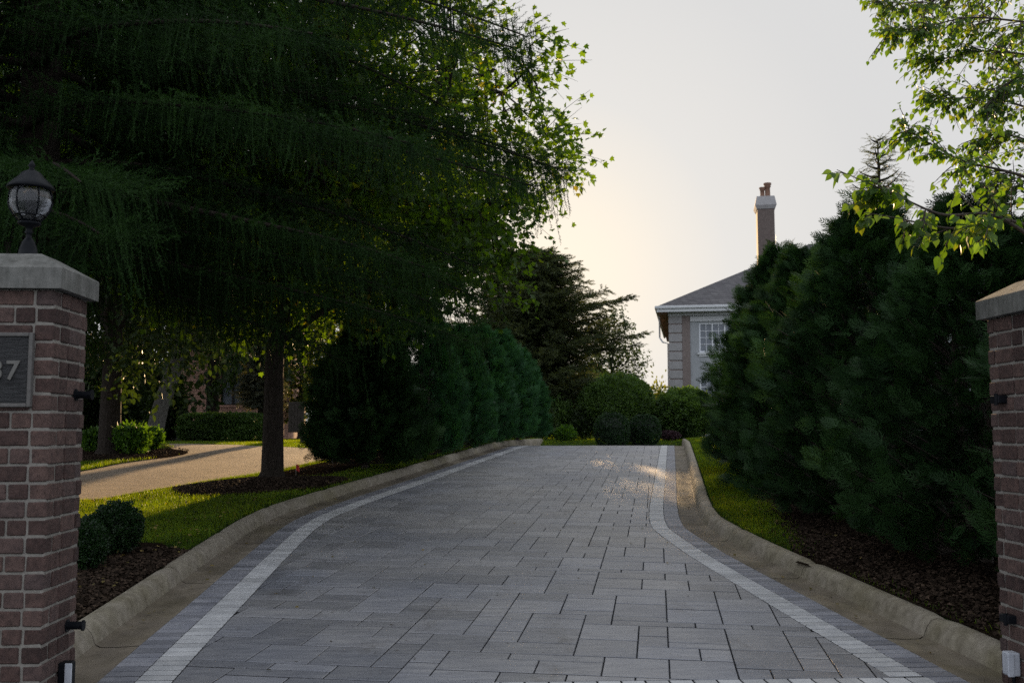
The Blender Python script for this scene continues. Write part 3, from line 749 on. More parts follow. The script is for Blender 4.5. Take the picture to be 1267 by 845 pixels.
mb = MB(); lathe(mb, (0,0,0), [(.0,.372),(.118,.370),(.124,.378),(.116,.392),(.088,.42),(.066,.44),(.05,.462),(.028,.474),(.016,.48),(.012,.492),(.02,.502),(.014,.514),(.004,.53),(0,.532)], 28); mb.build('roof', M_black, lan, smooth=True)
mb = MB(); tube(mb, [(0,0,.194),(0,0,.27)], .014, 12); tube(mb, [(0,0,.27),(0,0,.33),(0,0,.345)], [.013,.02,.008], 12); mb.build('bulb', M_trim, lan, smooth=True)

# ------------------------------------------------------------------ TREE TOOLS
def limb_path(a, b, sag=.1, n=8, wig=.03):
    a = np.array(a, float); b = np.array(b, float); t = np.linspace(0,1,n)[:,None]
    P = a + (b-a)*t; L = np.linalg.norm(b-a); P[:,2] += sag*L*np.sin(np.pi*t[:,0]); P[1:-1] += rng.normal(0, wig*L, (n-2,3)); return P
def deciduous(name, label, foot, trunk_r, trunk_top, cc, cr, ncl, lpc, lsize, m_leaf, m_bark=None, proto=LEAF4, group=None, cat='tree', lean=(0,0), clr=.8, inner=.25, twigs=True, clips=None, root=None, lowflat=None, shell=.75):
    m_bark = m_bark or M_bark; foot = np.array(foot, float)
    root = root or empty(name, tuple(foot), label, cat, group)
    tb = MB(); zt = trunk_top; top = np.array([lean[0], lean[1], zt])
    tp = np.array([(0,0,-.15),(0,0,.02),(0,0,.12),(lean[0]*.2,lean[1]*.2,zt*.35),(lean[0]*.6,lean[1]*.6,zt*.7),top])
    tube(tb, tp, np.array([1.75,1.4,1.12,1.0,.93,.9])*trunk_r, 14, wob=.03)
    cc = np.array(cc, float)-foot; cr = np.array(cr, float)
    # leader and limbs
    lead = cc + np.array([0,0,cr[2]*.75]); lp = limb_path(top, lead, 0, 8, .02); tube(tb, np.r_[[top-(0,0,.05)], lp[1:]], np.linspace(trunk_r*.85, trunk_r*.12, 8), 9)
    nl = 11; limbs = []
    for k in range(nl):
        az = k*2.4 + rng.uniform(-.3,.3); t = k/nl; s = lp[int(t*5)]*1.0
        e = cc + np.array([math.cos(az)*cr[0], math.sin(az)*cr[1], 0])*rng.uniform(.55,.85) + np.array([0,0,cr[2]*(-.35+1.0*t)])
        P = limb_path(s, e, .06, 8, .025); limbs.append(P); tube(tb, P, np.linspace(trunk_r*.42, .018, 8), 7)
    LP = np.concatenate(limbs + [lp])
    # clusters: directions on an uneven shell
    d = rdir(ncl*3); lobes = rdir(9); am = rng.uniform(.0,.28,9)
    rad = np.ones(len(d))*.82
    for q in range(9): rad += am[q]*np.exp(6*(d@lobes[q]-1))
    f = rng.random(len(d)); rr = np.where(f < inner, rng.uniform(.25,.75,len(d)), rng.uniform(shell,1.0,len(d)))
    C = cc + d*cr*rad[:,None]*rr[:,None]
    if lowflat is not None: C = C[C[:,2]+foot[2] > lowflat + rng.uniform(-.15,.25,len(C))]
    if clips is not None: C = C[clips(C+foot)]
    rng.shuffle(C); C = C[:ncl]; mb = MB(); Os=[];Ds=[];Ns=[];Vs=[]
    for c in C:
        j = np.argmin(((LP-c)**2).sum(1)); s = LP[j]
        if twigs:
            P = limb_path(s, c, .05, 5, .03); tube(tb, P, np.linspace(.02,.005,5), 4, cap=False)
        out = norm(c-cc); v0 = rng.random()
        nt = 5
        for q in range(nt):
            dr = norm(out*.6 + rng.normal(0,.6,3) + np.array([0,0,.1])); L = clr*rng.uniform(.5,1.1); n = lpc//nt
            t = rng.random(n)**.8; P = c + dr*(t*L)[:,None] + rng.normal(0,.05*clr+.02,(n,3)); P[:,2] -= .12*L*t*t
            Os.append(P); Ds.append(norm(dr*.5 + rng.normal(0,.7,(n,3)) + np.array([0,0,-.35]))); Ns.append(norm(rng.normal(0,.6,(n,3))+np.array([0,0,1.0]))); Vs.append(np.clip(v0*.5+rng.random(n)*.5,0,1))
            if twigs: tube(tb, np.array([c, c+dr*L*.5, c+dr*L-np.array([0,0,.1*L])]), [.006,.004,.002], 3, cap=False)
    O=np.concatenate(Os); scatter(mb, proto[0], proto[1], O, np.concatenate(Ds), np.concatenate(Ns), lsize*rng.uniform(.7,1.15,len(O)), 0, np.concatenate(Vs))
    tb.build('trunk', m_bark, root, smooth=True); mb.build('crown', m_leaf, root)
    return root

def arbor_meshes(h, r, seed, m, smooth=False, nb=430, per=9, size=.22):
    global rng; keep = rng; rng = np.random.default_rng(seed)
    tb = MB(); tube(tb, [(0,0,-.1),(0,0,.1),(.02,0,h*.5),(0,0,h*.93)], [.08,.06,.04,.015], 9)
    for k in range(4): a = k*1.7; tube(tb, [(0,0,.02),(.14*math.cos(a),.14*math.sin(a),.5),(.2*math.cos(a),.2*math.sin(a),h*.7)], [.05,.04,.01], 6)
    Os=[];Ds=[];Ns=[];Vs=[]
    for b in range(nb):
        t = (b+rng.random())/nb; z = .12*h*(0) + .10 + (h-.15)*t**.92
        u = z/h; R0 = r*(min(1, (u+.16)/.26)**.5)*(1 - max(0,(u-.28)/.76)**(1.9 if smooth else 1.45))
        az = b*2.399 + rng.normal(0,.2); pr_ = 1 + (rng.normal(0,.05) if smooth else rng.normal(0,.12) + .10*math.sin(az*3+z*2.5) + .10*math.sin(z*5+az*2))
        if u > .93: R0 = max(R0, .06)
        R1 = R0*pr_; e = np.array([math.cos(az), math.sin(az), 0]); tip = e*R1 + np.array([0,0,z + (.10 if smooth else .16)*rng.uniform(.3,1.4)])
        base = e*R1*.35 + np.array([0,0,max(.1,z-.18-.2*(1-u))])
        if b % 3 == 0: tube(tb, [base*.3+np.array([0,0,base[2]*.7]), base, tip*.9+base*.1], [.012,.009,.004], 4, cap=False)
        v0 = rng.random()
        for q in range(per):
            s = rng.uniform(.25,1.0) if q < per-3 else rng.uniform(.8,1.0)
            p = base + (tip-base)*s + rng.normal(0,.035,3)
            tang = np.array([-e[1],e[0],0])
            dd = norm(e*rng.uniform(.5,1.0) + np.array([0,0,rng.uniform(.1,1.0) if not smooth else rng.uniform(.5,1.3)]) + tang*rng.normal(0,.55))
            Os.append(p); Ds.append(dd); Ns.append(norm(tang*rng.normal(0,1)+np.array([0,0,.5])+rng.normal(0,.5,3))); Vs.append(min(1,max(0,v0*.5+rng.random()*.5)))
    mb = MB(); O = np.array(Os); scatter(mb, SPRAY[0], SPRAY[1], O, np.array(Ds), np.array(Ns), size*rng.uniform(.7,1.25,len(O)), 0, np.array(Vs))
    rng = keep; return tb, mb
def arbor(h, r, seed, m, label, group, loc, **kw):
    tb, mb = arbor_meshes(h, r, seed, m, **kw)
    root = empty('arborvitae', loc, label, 'arborvitae', group)
    tb.build('trunk', M_twig, root, smooth=True); mb.build('crown', m, root); return root
def gl(X, Y): return (X, Y, float(ground_z(X, Y)))

# right hedge
G = 'arborvitae hedge right of the drive'
a1 = arbor(3.65, 1.14, 11, M_arbor, 'last arborvitae of the right hedge, nearest the grey house, with ragged side tips', G, gl(5.38, 16.6), nb=640, per=10)
a2 = arbor(3.2, 1.12, 12, M_arbor, 'broad pale tipped arborvitae in the middle of the right hedge', G, gl(4.28, 10.3), nb=680, per=10, size=.19)
def dup(src, loc, rz, label, sc=(1,1,1)):
    c = copy_tree(src); c.location = loc; c.rotation_euler = (0,0,rz); c.scale = sc; c['label'] = label; return c
dup(a1, gl(4.62, 13.2), 2.1, 'arborvitae second from the far end of the right hedge, behind the broad pale tipped one', (.97,.97,.86))
dup(a2, gl(4.22, 8.05), 1.3, 'dark arborvitae of the right hedge seen just left of the brick pillar', (.95,.95,.90))
dup(a1, gl(4.45, 6.0), 4.0, 'nearest arborvitae, partly behind the right brick pillar', (.9,.9,.75))
# left hedge
G = 'arborvitae hedge left of the drive'
b0 = arbor(2.5, .86, 21, M_arbor, 'loose dark arborvitae at the near end of the left hedge, and a shaggy outline', G, gl(-1.62, 17.4), nb=720, per=10, size=.24)
b1 = arbor(2.95, .86, 22, M_arbor2, 'arborvitae second in the left hedge, beside the loose dark one', G, gl(-.80, 19.7), smooth=True, nb=420, per=9)
dup(b1, gl(-.18, 22.0), 1.9, 'middle arborvitae of the left hedge, third from its near end', (1,1,.90))
dup(b1, gl(.42, 24.3), 3.1, 'arborvitae fourth from the near end of the left hedge, with a yellowish side', (1.0,1.0,.94))
dup(b1, gl(1.0, 26.7), 4.4, 'smooth blue green arborvitae, second from the far end of the left hedge', (1.06,1.06,.95))
dup(b1, gl(1.62, 29.0), 5.3, 'farthest arborvitae of the left hedge, at the top of the drive', (1.0,1.0,.86))

# ------------------------------------------------------------------ MAPLE
mfoot = (MT[0], MT[1]+.1, float(ground_z(MT[0], MT[1]))+.05)
def mclip(P):
    # open underside near the trunk, keep it off the ground
    return (P[:,2] > 3.15 + .05*np.clip(P[:,0]+1.0, 0, 3)) & (P[:,0] < 1.55 - 1.35*sstep(5.9, 7.2, P[:,2]))
deciduous('maple_tree', 'broad leafed maple with a dark straight trunk in a mulch ring beside the curb', mfoot, .150, 2.0, (MT[0]+.3, MT[1]+.3, 6.1), (4.75,4.4,3.9), 1250, 66, .100, M_maple, proto=MAPLE, clr=.85, clips=mclip, inner=.3)

# ------------------------------------------------------------------ WEEPING SPRUCE
def spruce(foot, h, label):
    foot = np.array(foot, float); root = empty('weeping_spruce', tuple(foot), label, 'spruce')
    tb = MB(); mb = MB(); tube(tb, [(0,0,-.2),(0,0,.1),(0,0,2),(0,0,h*.6),(0,0,h)], [.34,.27,.24,.13,.02], 14, wob=.03)
    Os=[[],[],[]];Ds=[[],[],[]];Ss=[[],[],[]];Vs=[[],[],[]]
    z = 2.75; k = 0
    todo = [(4.95, .10, 5.5, True), (4.35, -.12, 5.1, True), (6.1, .02, 5.0, True), (3.75, .22, 4.6, True), (5.5, -.30, 5.0, True), (3.3, -.35, 4.2, True)]
    while z < h-.3:
        low = z < 7.0; nbr = 6 if low else 4
        for q in range(nbr):
            az = k*1.1 + q*2*math.pi/nbr + rng.uniform(-.25,.25)
            if z > 3.4 and abs((az+math.pi) % (2*math.pi) - math.pi) < .95 and rng.random() < .42: continue
            reach = 5.0*(1-((z-4.6)/ (h-4.0))**1.0) if z > 4.6 else 3.8+1.2*(z-2.35)/2.25
            todo.append((z, az, reach*rng.uniform(.82,1.06)*(1+.09*max(0,math.cos(az+.15))), low))
        z += .33 if low else .75; k += 1
    for k, (z, az, L, low) in enumerate(todo):
        if True:
            # away from the lawn side the crown is fuller
            e = np.array([math.cos(az), math.sin(az), 0]); side = np.array([-e[1], e[0], 0])
            n = 14; t = np.linspace(0,1,n)
            P = e*(L*t)[:,None] + side*(.12*L*np.sin(t*3+k))[:,None]*.4; P[:,2] = z + L*(.09*t - .42*t*t + .14*t**3) + .02*np.sin(t*9)
            tube(tb, P, np.linspace(.045,.008,n), 5, cap=False)
            step = .11 if low else .3
            for s in np.arange(.45 if low else 1.0, L, step):
                tt = s/L; p = np.array([np.interp(tt, t, P[:,i]) for i in range(3)])
                for sg in (-1, 1):
                    bl = (.90*(1-tt)**.6+.30)*rng.uniform(.6,1.1); bd = norm(e*.75 + side*sg*1.0 + np.array([0,0,-.12])); v0 = rng.random()
                    m = 3 if low else 2
                    # the side branchlet itself, needle clad
                    Os[2].append(p); Ds[2].append(bd + np.array([0,0,-.15])); Ss[2].append(bl); Vs[2].append(v0)
                    for w in range(m+1):
                        u = (w+.6)/(m+.6)*rng.uniform(.8,1.05); o = p + bd*bl*u - np.array([0,0,.08*bl*u])
                        hang = rng.uniform(.15,.55) if low else rng.uniform(.4,.9)
                        if rng.random() < .8:
                            Os[1].append(o); Ds[1].append(norm(bd + rng.normal(0,.3,3))); Ss[1].append(rng.uniform(.16,.32)); Vs[1].append(.3+v0*.4+.3*rng.random())
                        Os[0].append(o); Ds[0].append(norm(np.array([0,0,-1.0]) + bd*.25 + rng.normal(0,.12,3))); Ss[0].append(hang); Vs[0].append(v0*.6+.4*rng.random()*1)
            # tip sprig
            for w in range(4):
                Os[1].append(P[-1]-e*.1*w); Ds[1].append(norm(e + rng.normal(0,.4,3))); Ss[1].append(.28); Vs[1].append(.8)
    tot = 0
    for c, pr_ in ((0, TASSEL[0]), (1, TWIGLET[0]), (2, TASSEL[1])):
        O = np.array(Os[c]); n = len(O); tot += n*len(pr_[1]); scatter(mb, pr_[0], pr_[1], O, np.array(Ds[c]), rdir(n), np.array(Ss[c]), 0, np.array(Vs[c]))
    print('spruce tris', tot)
    tb.build('trunk', M_bark, root, smooth=True); mb.build('crown', M_spruce, root)
spruce(gl(-4.35, 10.4), 15.5, 'huge dark weeping spruce with hanging tassels behind the left pillar')

# ------------------------------------------------------------------ HEART LEAFED TREE, upper right
def linden():
    foot = np.array(gl(6.5, 6.2)); root = empty('birch_tree', tuple(foot), 'pale green leafy birch reaching in over the right hedge at the top right corner', 'tree')
    tb = MB(); mb = MB(); tube(tb, [(0,0,-.1),(0,0,.1),(.05,0,2.2),(-.1,.05,4.2),(0,0,7.5)], [.2,.15,.12,.09,.03], 12, wob=.02)
    def T(u, v, Y): return atdepth(u, v, Y) - foot
    br = []   # (start height, waypoint targets)
    br += [(2.6, [(1330,330,5.2),(1230,262,5.1),(1165,268,5.0),(1105,240,4.9),(1030,208,4.8)], 150, 1.0, .30),
           (2.7, [(1330,300,5.4),(1240,268,5.4),(1180,285,5.3),(1120,272,5.2),(1065,262,5.1)], 90, .9, .22),
           (3.0, [(1350,250,6),(1260,215,6.0),(1190,200,6.0),(1150,178,5.9),(1110,150,5.9)], 190, .85, .34),
           (3.4, [(1380,190,7),(1290,140,7),(1230,120,7.0),(1180,122,7.0),(1150,118,7)], 230, .85, .4),
           (3.6, [(1380,110,7.2),(1290,70,7.2),(1220,62,7.2),(1160,75,7.2),(1136,72,7.2)], 260, .8, .4),
           (3.8, [(1390,60,7),(1290,30,7),(1200,20,6.9),(1140,35,6.8),(1088,40,6.7)], 320, .85, .4),
           (4.0, [(1390,-20,7.5),(1300,-15,7.4),(1200,-10,7.3),(1130,5,7.2),(1078,2,7.0)], 360, .85, .45),
           (3.2, [(1390,240,7.6),(1320,200,7.6),(1265,170,7.6),(1225,165,7.6),(1200,185,7.5)], 260, .8, .42),
           (3.0, [(1390,290,7.4),(1320,240,7.4),(1260,222,7.4),(1235,232,7.3),(1215,228,7.3)], 200, .8, .36),
           (3.7, [(1420,150,6.6),(1340,110,6.6),(1265,90,6.6),(1240,110,6.6),(1215,140,6.6)], 260, .8, .42),
           (4.6, [(1380,-120,7),(1300,-100,7),(1220,-80,7),(1150,-60,7)], 260, .85, .5),
           (4.2, [(1480,-20,8),(1400,60,8.4),(1320,20,8.6),(1260,40,8.7),(1230,60,8.8)], 300, .8, .5)]
    Os=[];Ds=[];Ns=[];Ss=[];Vs=[]
    for bi, (sz, wp, nl, ls, spread) in enumerate(br):
        LS = .060 if bi < 2 else .052; nl = int(nl*(1.4 if bi < 2 else 2.1))
        pts = [np.array([0,0,sz])] + [T(*w) for w in wp]; pts = np.array(pts)
        tt = np.linspace(0, len(pts)-1, 40); P = np.stack([np.interp(tt, range(len(pts)), pts[:,i]) for i in range(3)], 1)
        ker = np.hanning(9)[1:-1]; ker/=ker.sum()
        for i in range(3):
            q = np.r_[np.full(3,P[0,i]), P[:,i], np.full(3,P[-1,i])]; P[:,i] = np.convolve(q, ker, 'valid')
        tube(tb, P, np.linspace(.013,.0018,40), 6, cap=False)
        ntw = max(6, nl//9)
        for k in range(ntw):
            u = rng.uniform(.38,1.0); i = int(u*38); p = P[i]; fw = norm(P[i+1]-P[i])
            dr = norm(fw*.7 + rng.normal(0,.6,3) + np.array([0,0,-.05])); L = spread*(1.15-u*.75)*rng.uniform(.5,1.3)
            tw = np.array([p, p+dr*L*.5-np.array([0,0,.03*L]), p+dr*L-np.array([0,0,.14*L])]); tube(tb, tw, [.004,.003,.0015], 4, cap=False)
            n = max(3, int(nl/ntw*rng.uniform(.6,1.4))); 
            for q in range(n):
                s = (q+1)/n; o = p + (tw[2]-p)*s; sd = norm(np.cross(dr,[0,0,1]))*(1 if q%2 else -1)
                st = norm(sd*.8 + dr*.6 + np.array([0,0,-.6]) + rng.normal(0,.3,3)); o2 = o + st*.03
                Os.append(o2); Ds.append(norm(st + np.array([0,0,-.45]))); Ns.append(norm(rng.normal(0,.55,3)+np.array([0,-.35,.8]))); Ss.append(LS*ls*rng.uniform(.65,1.2)); Vs.append(rng.random())
                tube(tb, [o,o2], [.0012,.0010], 3, cap=False)
        for q in range(7):
            o = P[int(39-q*1.2)]; Os.append(o + rng.normal(0,.01,3)); Ds.append(norm(norm(P[-1]-P[-3]) + rng.normal(0,.5,3)+np.array([0,0,-.3]))); Ns.append(norm(rng.normal(0,.5,3)+np.array([0,-.3,.8]))); Ss.append(LS*ls*rng.uniform(.6,1.1)); Vs.append(rng.random())
    O = np.array(Os); print('birch leaves', len(O)); scatter(mb, HEART[0], HEART[1], O, np.array(Ds), np.array(Ns), np.array(Ss), 0, np.array(Vs))
    # rest of the crown, outside the picture
    n = 5200; d = rdir(n); C = np.array([.9,.2,5.6]) + d*np.array([2.1,2.2,2.2])*(rng.random(n)**.4)[:,None]
    scatter(mb, HEART[0], HEART[1], C, norm(rng.normal(size=(n,3))+np.array([0,0,-.8])), norm(rng.normal(0,.6,(n,3))+np.array([0,0,.8])), .075*rng.uniform(.7,1.2,n))
    for k in range(14):
        a = k*2.4; tube(tb, limb_path((0,0,3+.28*k), (.9+1.6*math.cos(a), .2+1.7*math.sin(a), 4.2+.27*k), .08), np.linspace(.04,.006,8), 5, cap=False)
    tb.build('trunk', M_twig, root, smooth=True); mb.build('crown', M_linden, root)
linden()

# ------------------------------------------------------------------ SHRUBS
def ball_shrub(name, label, loc, rx, ry, rz, n, ls, m, group=None, cat='shrub', stem=.12, rough=.08, flat=2.0, depth=.25, proto=QLEAF, up=.4, core=True):
    root = empty(name, loc, label, cat, group); mb = MB(); tb = MB()
    for k in range(7): a = k*.9; tube(tb, [(.04*math.cos(a),.04*math.sin(a),-.05),(rx*.35*math.cos(a),ry*.35*math.sin(a),rz*.7),(rx*.6*math.cos(a),ry*.6*math.sin(a),rz*1.1)], [.018,.012,.005], 5)
    d = rdir(n); p = flat; nr = (np.abs(d[:,0])**p+np.abs(d[:,1])**p+np.abs(d[:,2])**p)**(-1/p)
    lob = 1 + rough*np.sin(d[:,0]*9+1)*np.sin(d[:,1]*8)*np.sin(d[:,2]*10+2)*2 + rng.normal(0, rough*.35, n)
    r = nr*lob*(1-depth*rng.random(n)**1.5); C = d*np.array([rx,ry,rz])*r[:,None] + np.array([0,0,rz+stem*.5]); k = C[:,2] > stem*.3; C=C[k]; d=d[k]; n=len(C)
    scatter(mb, proto[0], proto[1], C, norm(d*.9+rng.normal(0,.6,(n,3))+np.array([0,0,up])), norm(d+rng.normal(0,.7,(n,3))), ls*rng.uniform(.7,1.25,n))
    if core:
        u = np.linspace(0,np.pi,13)[:,None]; v = np.linspace(0,2*np.pi,20,endpoint=False)[None]
        e = np.stack([np.sin(u)*np.cos(v), np.sin(u)*np.sin(v), np.cos(u)*np.ones_like(v)], -1).reshape(-1,3)
        nr = (np.abs(e[:,0])**p+np.abs(e[:,1])**p+np.abs(e[:,2])**p+1e-9)**(-1/p); e = e*nr[:,None]*np.array([rx,ry,rz])*.74*(1+rng.normal(0,.04,(len(e),1))) + np.array([0,0,rz+stem*.5])
        i = np.arange(12)[:,None]*20; j = np.arange(20)[None]; mb.add(e, np.stack([i+j, i+20+j, i+20+(j+1)%20, i+(j+1)%20], -1).reshape(-1,4), 0, .2)
    tb.build('stems', M_twig, root, smooth=True); mb.build('foliage', m, root); return root
# boxwoods by left pillar
G = 'boxwoods beside the left pillar'
def bx_(u, v, s, label, n=9000):
    X, Y = unproj(u, v, .12); r = s*Y/F; return ball_shrub('boxwood', label, gl(X, Y), r, r, r*.98, n, .022, M_box1, G, 'boxwood', .05, .07)
bx_(143, 686, 30, 'largest round clipped boxwood, at the edge of the lawn left of the drive', 13000)
bx_(112, 690, 24, 'middle boxwood, pressed against the pillar side of the largest one', 9000)
bx_(103, 706, 27, 'nearest boxwood, half hidden by the left brick pillar', 9000)
# clipped balls at the crest
G = 'clipped globe shrubs at the top of the drive'
def crest(u, vbot, vtop, halfw, Y, name, label, n, ls, m, **kw):
    p = atdepth(u, vbot, Y); X = p[0]; z0 = float(ground_z(X, Y)); zt = atdepth(u, vtop, Y)[2]; r = halfw*Y/F
    return ball_shrub(name, label, (X, Y, z0), r, r, (zt-z0)/2, n, ls, m, **kw)
crest(757.5, 553, 514, 21.3, 31.9, 'clipped_shrub', 'left one of the two dark clipped globe shrubs at the crest', 12000, .045, M_box1, flat=2.6, rough=.03, group=G, depth=.12)
crest(798, 553, 516, 19.3, 32.3, 'clipped_shrub', 'right one of the two dark clipped globe shrubs at the crest', 12000, .045, M_box1, flat=2.6, rough=.03, group=G, depth=.12)
crest(764, 552, 466, 46, 36.5, 'round_shrub', 'big dark green dome shaped shrub rising behind the two clipped globes', 26000, .09, M_shrub, flat=2.3, rough=.05)
crest(849, 552, 484, 38, 36.0, 'round_shrub', 'feathery light green dome shrub below the grey house', 22000, .10, M_shrub, flat=2.2, rough=.07)
crest(828, 552, 536, 13, 34.0, 'low_shrub', 'low purple leaved shrub between the clipped globes and the feathery dome', 2500, .06, M_purp, rough=.1)
crest(700, 552, 531, 11, 33.8, 'bed_plant', 'small yellow green plant left of the clipped globes', 900, .11, M_fern, rough=.2, core=False)
crest(776, 552, 541, 6, 33.0, 'bed_plant', 'tiny bright green plant between the two clipped globes', 500, .07, M_fern, rough=.2, core=False)
crest(665, 552, 505, 22, 35.0, 'leafy_shrub', 'mixed green shrub at the far end of the left hedge', 5000, .10, M_darkleaf, rough=.18, core=False, depth=.5)
crest(690, 552, 498, 26, 37.0, 'leafy_shrub', 'loose yellowish shrub under the dark pine', 5200, .12, M_shrub, rough=.2, core=False, depth=.6)
crest(722, 552, 505, 16, 36.2, 'leafy_shrub', 'narrow dark shrub between the pine and the big dome shrub', 3000, .10, M_darkleaf, rough=.2, depth=.5)
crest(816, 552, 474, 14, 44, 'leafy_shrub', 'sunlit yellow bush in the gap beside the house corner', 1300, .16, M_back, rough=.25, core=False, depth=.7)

# ------------------------------------------------------------------ BACKGROUND TREES
def conifer(name, label, foot, h, r, nbr, m, z0=.6, tl=.5, dens_=.16, droop=.15, pw=1.0, group=None, protoI=0, cat='conifer', asym=None, sub=1.0, trunk=.14):
    root = empty(name, tuple(foot), label, cat, group); tb = MB(); mb = MB()
    tube(tb, [(0,0,-.2),(0,0,.1),(0,0,h*.5),(0,0,h)], [trunk*1.6,trunk,trunk*.6,.01], 9)
    Os=[];Ds=[];Ss=[];Vs=[]
    for b in range(nbr):
        t = (b+rng.random())/nbr; z = z0+(h-z0)*t; az = b*2.4+rng.uniform(-.3,.3); L = r*(1-t)**pw*rng.uniform(.62,1.15)*(1+.2*math.sin(az*2+z*1.9)+.12*math.sin(z*4.1))+.12
        e = np.array([math.cos(az),math.sin(az),0]); 
        if asym is not None: L *= asym(az, t)
        side = np.array([-e[1],e[0],0]); n = 7; q = np.linspace(0,1,n); P = e*(L*q)[:,None]; P[:,2] = z + L*(.12*q-droop*2*q*q+.12*q**3)
        tube(tb, P, np.linspace(.03,.006,n), 4, cap=False)
        for s in np.arange(.12*L, L+.01, dens_):
            tt = s/L; p = np.array([s*e[0], s*e[1], z + L*(.12*tt-droop*2*tt*tt+.12*tt**3)]); v0 = rng.random()
            for sg in (-1,1):
                for w in range(2):
                    Os.append(p + rng.normal(0,.03,3)); Ds.append(norm(e*rng.uniform(.4,1)+side*sg*rng.uniform(.4,1.1)+np.array([0,0,rng.uniform(-.5,.4)]))); Ss.append(tl*(1-.45*tt)*rng.uniform(.6,1.2)*sub); Vs.append(v0*.6+.4*rng.random())
    pr_ = TWIGF if protoI else TWIGLET[0]; O = np.array(Os); scatter(mb, pr_[0], pr_[1], O, np.array(Ds), rdir(len(O)), np.array(Ss), 0, np.array(Vs)); print(name, len(O)*len(pr_[1]))
    tb.build('trunk', M_bark, root, smooth=True); mb.build('crown', m, root); return root
# pointed conifer behind the right hedge
p = atdepth(1098, 540, 19.5)
conifer('spruce_tree', 'slim sparse young spruce whose spire shows above the right hedge', gl(p[0], 19.5), 6.4, 1.55, 95, M_pine, z0=.5, tl=.36, dens_=.09, droop=-.12, pw=.8)
# pine at the back of the drive
p = atdepth(668, 540, 39); 
def asy(az, t): return 1.0 + .45*max(0, math.cos(az))*(1 if .3 < t < .85 else .3)
conifer('pine_tree', 'dark spreading pine beyond the far end of the left hedge', gl(p[0], 39), 7.3, 2.7, 230, M_pine, z0=1.1, tl=.62, dens_=.15, droop=.05, pw=.42, asym=asy, protoI=1)
p = atdepth(622, 540, 44)
conifer('pine_tree', 'second dark pine, mostly hidden behind the left hedge and maple crown', gl(p[0], 44), 8.4, 3.2, 150, M_pine, z0=1.4, tl=.7, dens_=.24, droop=.08, pw=.6, protoI=1)
# wispy tree against the glow
p = atdepth(757, 540, 46); g_ = gl(p[0], 46)
deciduous('wispy_tree', 'thin tree with open hanging twigs against the bright sky behind the dome shrub', g_, .11, 2.2, (g_[0]+.15, 46, 4.3), (1.45,1.5,2.5), 110, 60, .12, M_rust if False else M_darkleaf, proto=LEAF4, clr=.85, inner=.35)
# sunlit trees left gap
G = 'trees beyond the neighbouring drive'
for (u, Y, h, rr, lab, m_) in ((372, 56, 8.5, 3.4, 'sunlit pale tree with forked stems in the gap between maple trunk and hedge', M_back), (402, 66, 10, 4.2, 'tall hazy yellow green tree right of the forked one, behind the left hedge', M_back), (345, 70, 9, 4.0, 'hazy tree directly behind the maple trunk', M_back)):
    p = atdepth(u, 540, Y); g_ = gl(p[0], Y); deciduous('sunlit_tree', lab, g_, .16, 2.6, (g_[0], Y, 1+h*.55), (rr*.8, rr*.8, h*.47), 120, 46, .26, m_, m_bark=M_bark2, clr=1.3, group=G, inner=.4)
# shade trees on the far left
G = 'shade trees left of the neighbouring drive'
for (u, Y, h, r0, rr, lab) in ((131, 24.6, 10, .215, 4.6, 'dark thick trunked shade tree standing in the fern bed on the lawn island'),
                               (-60, 30, 12, .3, 5.5, 'far left shade tree closing the view behind the brick pillar'),
                               (60, 42, 13, .3, 6, 'tall shade tree behind the island tree')):
    p = atdepth(u, 540, Y); g_ = gl(p[0], Y)
    if u == 131: g_ = (IB[0], IB[1], float(ground_z(*IB))+.05)
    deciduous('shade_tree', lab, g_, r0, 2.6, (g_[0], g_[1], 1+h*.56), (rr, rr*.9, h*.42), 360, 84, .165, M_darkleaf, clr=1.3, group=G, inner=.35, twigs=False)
p = atdepth(190, 540, 34); g_ = gl(p[0], 34)
deciduous('leaning_tree', 'grey barked leaning tree in front of the brick house, left of its wall', g_, .26, 3.2, (g_[0]+1.2, 34, 7.5), (4,4,3.6), 240, 84, .165, M_darkleaf, m_bark=M_bark2, lean=(.9,0), clr=1.3, inner=.35, twigs=False)
p = atdepth(262, 540, 50); g_ = gl(p[0], 50)
deciduous('shade_tree', 'broad dark tree rising behind the brick house', g_, .3, 4, (g_[0], 50, 9.5), (7,6,6.5), 320, 40, .33, M_darkleaf, clr=1.7, group=G, inner=.3, twigs=False)
p = atdepth(480, 540, 48); g_ = gl(p[0], 48)
deciduous('shade_tree', 'dark tree filling the sky behind the maple crown', g_, .3, 4, (g_[0], 48, 11.2), (4.5,4.5,4.2), 300, 40, .33, M_darkleaf, clr=1.6, group=G, inner=.3, twigs=False)
p = atdepth(322, 540, 36.2)
conifer('blue_spruce', 'small blue grey spruce with coppery tips before the brick house wall', gl(p[0], 36.2), 4.1, .75, 150, leafmat('blue_spruce_needle', (.05,.075,.07), (.12,.115,.07), (1.6,1.4,.6), .3), z0=1.2, tl=.42, dens_=.12, droop=.1, pw=.5, protoI=1)
crest(206, 545, 458, 20, 35.2, 'dark_shrub', 'tall dark evergreen bush against the left end of the brick house', 6000, .13, M_darkleaf, rough=.12)
crest(160, 548, 415, 34, 43, 'dark_shrub', 'tall dark evergreen bush closing the gap left of the leaning tree', 7000, .16, M_darkleaf, rough=.15)
crest(104, 548, 425, 30, 45, 'dark_shrub', 'dark evergreen bush just past the edge of the left pillar', 6000, .16, M_darkleaf, rough=.15)
